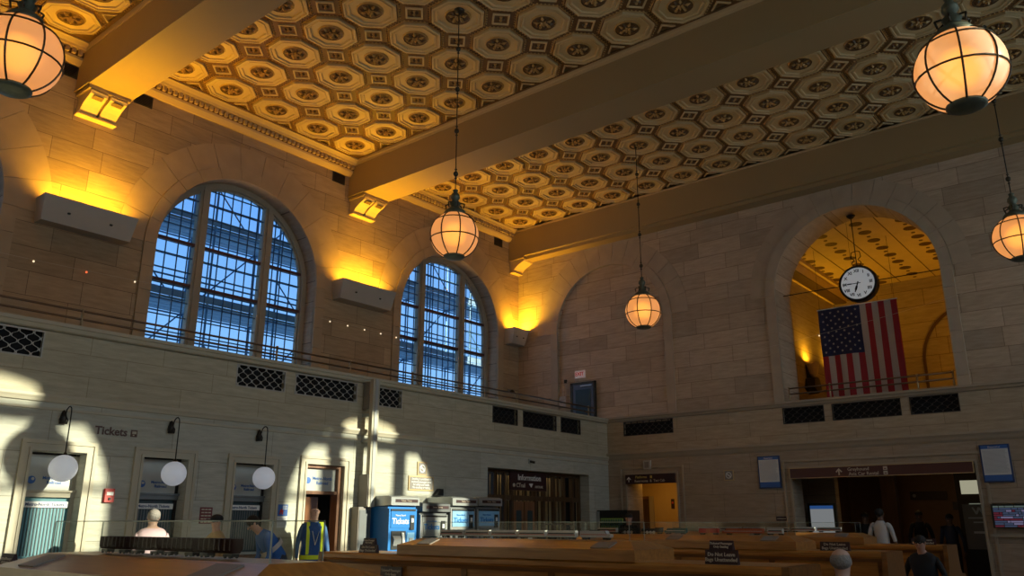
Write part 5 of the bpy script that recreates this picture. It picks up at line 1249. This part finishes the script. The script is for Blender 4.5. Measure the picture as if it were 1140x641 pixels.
    if hair:
        hb = MB()
        if hairstyle == 'cap':
            hb.sphere(F(-.005, 0, .035), .100*s, hair, 16, 10, (1, .92, .72)); hb.obox(F(.10, 0, .03), x_ax*.05*s, y_ax*.055*s, z_ax*.006*s, hair)
            hb.build('cap', t, smooth=True)
        else:
            if hairstyle == 'bald':
                hb.sphere(F(-.020, 0, .004), .097*s, hair, 18, 12, (.95, .94, .80)); hb.build('hair', t, smooth=True); hb = MB(); hb.sphere(F(-.008, 0, .038), .086*s, skin, 16, 10, (1, .88, .72))
            else:
                lw_ = 1.0
                hb.sphere(F(-.026, 0, .026), .096*s, hair, 18, 12, (1.0, .92, .92))
                if hairstyle == 'long': hb.sphere(F(-.05, 0, -.05), .085*s, hair, 14, 10, (.8, 1.0, 1.5))
            hb.build('bald_crown' if hairstyle == 'bald' else 'hair', t, smooth=True)
    t['_J'] = 0; del t['_J']
    return t, J, F
def vest(t, J, s, main, band):
    # open-sided safety vest hugging the trunk
    b = MB(); N = 20
    levels = [('pelvis', .0, .17, .19), ('waist', 0, .165, .185), ('chest', 0, .17, .205), ('upchest', 0, .135, .20)]
    rings = []
    zs = [J['pelvis'].z-.10, J['pelvis'].z+.02, J['waist'].z, (J['waist'].z+J['chest'].z)/2, J['chest'].z, J['upchest'].z-.01, J['upchest'].z+.05]
    rx = [.19, .185, .165, .165, .165, .145, .10]; ry = [.215, .205, .195, .205, .215, .20, .16]
    for z, a, c in zip(zs, rx, ry): rings.append([(a*math.cos(2*PI*i/N), c*math.sin(2*PI*i/N), z) for i in range(N)])
    for r0, r1 in zip(rings[:-1], rings[1:]): b.add(r0+r1, [(i, (i+1) % N, N+(i+1) % N, N+i) for i in range(N)], main)
    v = b.build('safety_vest', t, smooth=True)
    b = MB()
    def ringband(z0, z1, a, c, m_):
        r0 = [(a*math.cos(2*PI*i/N), c*math.sin(2*PI*i/N), z0) for i in range(N)]; r1 = [(a*math.cos(2*PI*i/N), c*math.sin(2*PI*i/N), z1) for i in range(N)]
        b.add(r0+r1, [(i, (i+1) % N, N+(i+1) % N, N+i) for i in range(N)], m_)
    ringband(zs[0]+.02, zs[0]+.09, .195, .22, band)
    for y_ in (-.125, .125):
        pts = [(.175*math.sqrt(1-(y_/.22)**2)+.015, y_, zs[0]+.1), (.165*math.sqrt(1-(y_/.22)**2)+.012, y_, zs[4]), (.10, y_*.95, zs[6]+.015), (-.10, y_*.95, zs[6]+.015), (-.165*math.sqrt(1-(y_/.22)**2)-.012, y_, zs[4]), (-.175*math.sqrt(1-(y_/.22)**2)-.015, y_, zs[0]+.1)]
        for p, q in zip(pts[:-1], pts[1:]):
            b.add([(p[0], p[1]-.028, p[2]), (p[0], p[1]+.028, p[2]), (q[0], q[1]+.028, q[2]), (q[0], q[1]-.028, q[2])], [(0, 1, 2, 3)], band)
    b.build('reflective_bands', v)
    b = MB(); b.tube([(.18, -.06, zs[4]+.05), (.18, 0, zs[2]), (.18, .06, zs[4]+.05)], .006, M['paper'], 5); b.build('lanyard', v)
def face_to(x, y, tx, ty): return math.atan2(ty-y, tx-x)
t, J, F = person((9.35, 12.1, 0), face_to(9.35, 12.1, 5, 2), 'bald worker in blue safety vest with yellow bands standing in the doorway', M['workbl'], M['steeld'], M['skinl'], H=1.80)
vest(t, J, 1, M['vblue'], M['hivis'])
person((5.95, 11.25, 0), face_to(5.95, 11.25, 6.6, 13), 'person in a pale pink shirt standing at the middle ticket window', M['pinksh'], M['navy'], M['skinl'], H=1.68, hair=M['hairg'], bulk=1.15)
person((6.72, 10.9, 0), face_to(6.72, 10.9, 4.5, 11), 'person in black cap and tan jacket standing near the maroon notice', M['tan'], M['navy'], M['skin'], H=1.62, hair=M['blackc'], hairstyle='cap', bulk=1.1)
t, J, F = person((7.85, 10.9, 0), face_to(7.85, 10.9, 4.4, 11.8), 'person in a bright blue jacket bending forward by the right ticket window', M['bluej'], M['navy'], M['skin'], H=1.78, lean=.72, hair=M['hairdk'], arms={'L': [(.12, .22, 1.15), (.32, .18, 1.05)], 'R': [(.12, .22, 1.15), (.32, .18, 1.05)]}, bulk=1.2)
b = MB(); N = 14
for z_, rr in ((1.12, .0),):
    for k in range(3): pass
P_ = J['waist']; Q_ = J['chest']; d_ = (Q_-P_).normalized(); u_ = Vector((0, 1, 0)); v_ = d_.cross(u_)
c_ = P_.lerp(Q_, .5); r0 = [c_-d_*.035+u_*.185*math.cos(2*PI*i/N)+v_*.175*math.sin(2*PI*i/N) for i in range(N)]; r1 = [c_+d_*.035+u_*.19*math.cos(2*PI*i/N)+v_*.18*math.sin(2*PI*i/N) for i in range(N)]
b.add(r0+r1, [(i, (i+1) % N, N+(i+1) % N, N+i) for i in range(N)], M['whitec']); b.build('jacket_band', t, smooth=True)
person((17.0, 10.3, 0), face_to(17, 10.3, 5, 5), 'dark haired person in dark clothes standing before the corner vending machine', M['blackc'], M['blackc'], M['skin'], H=1.72, hair=M['hairdk'])
person((18.9, 5.25, 0), face_to(18.9, 5.25, 25, 5), 'person in a white top standing with back turned at the wide opening', M['whitec'], M['navy'], M['skind'], H=1.80, hair=M['hairdk'], sleeves='short')
person((21.6, 6.35, 0), face_to(21.6, 6.35, 10, 3), 'person in black standing left of the white topped person, deeper in the hall', M['blackc'], M['blackc'], M['skind'], H=1.75, hair=M['hairdk'])
person((22.8, 5.4, 0), face_to(22.8, 5.4, 10, 3), 'dim person in black in the middle of the rear hall', M['blackc'], M['blackc'], M['skind'], H=1.8, hair=M['hairdk'])
person((21.5, 4.45, 0), face_to(21.5, 4.45, 10, 6), 'dim person in dark clothes nearest the grey board in the rear hall', M['navy'], M['blackc'], M['skind'], H=1.70, hair=M['hairdk'])
person((7.36, 2.40, 0), 0, 'seated man with grey fringe of hair seen from behind at lower right', M['navy'], M['navy'], M['skinl'], pose='sit', H=1.70, hair=M['hairg'], hairstyle='bald')
person((14.0, 3.32, 0), face_to(14.0, 3.32, 9, 3.9), 'seated person in a bulky black coat leaning at the right end of the benches', M['blackc'], M['blackc'], M['skin'], pose='sit', H=1.74, hair=M['hairdk'], bulk=1.5, lean=.12, arms={'L': [(.02, .30, 1.16), (.22, .16, 1.08)], 'R': [(.02, .30, 1.16), (.22, .16, 1.08)]})
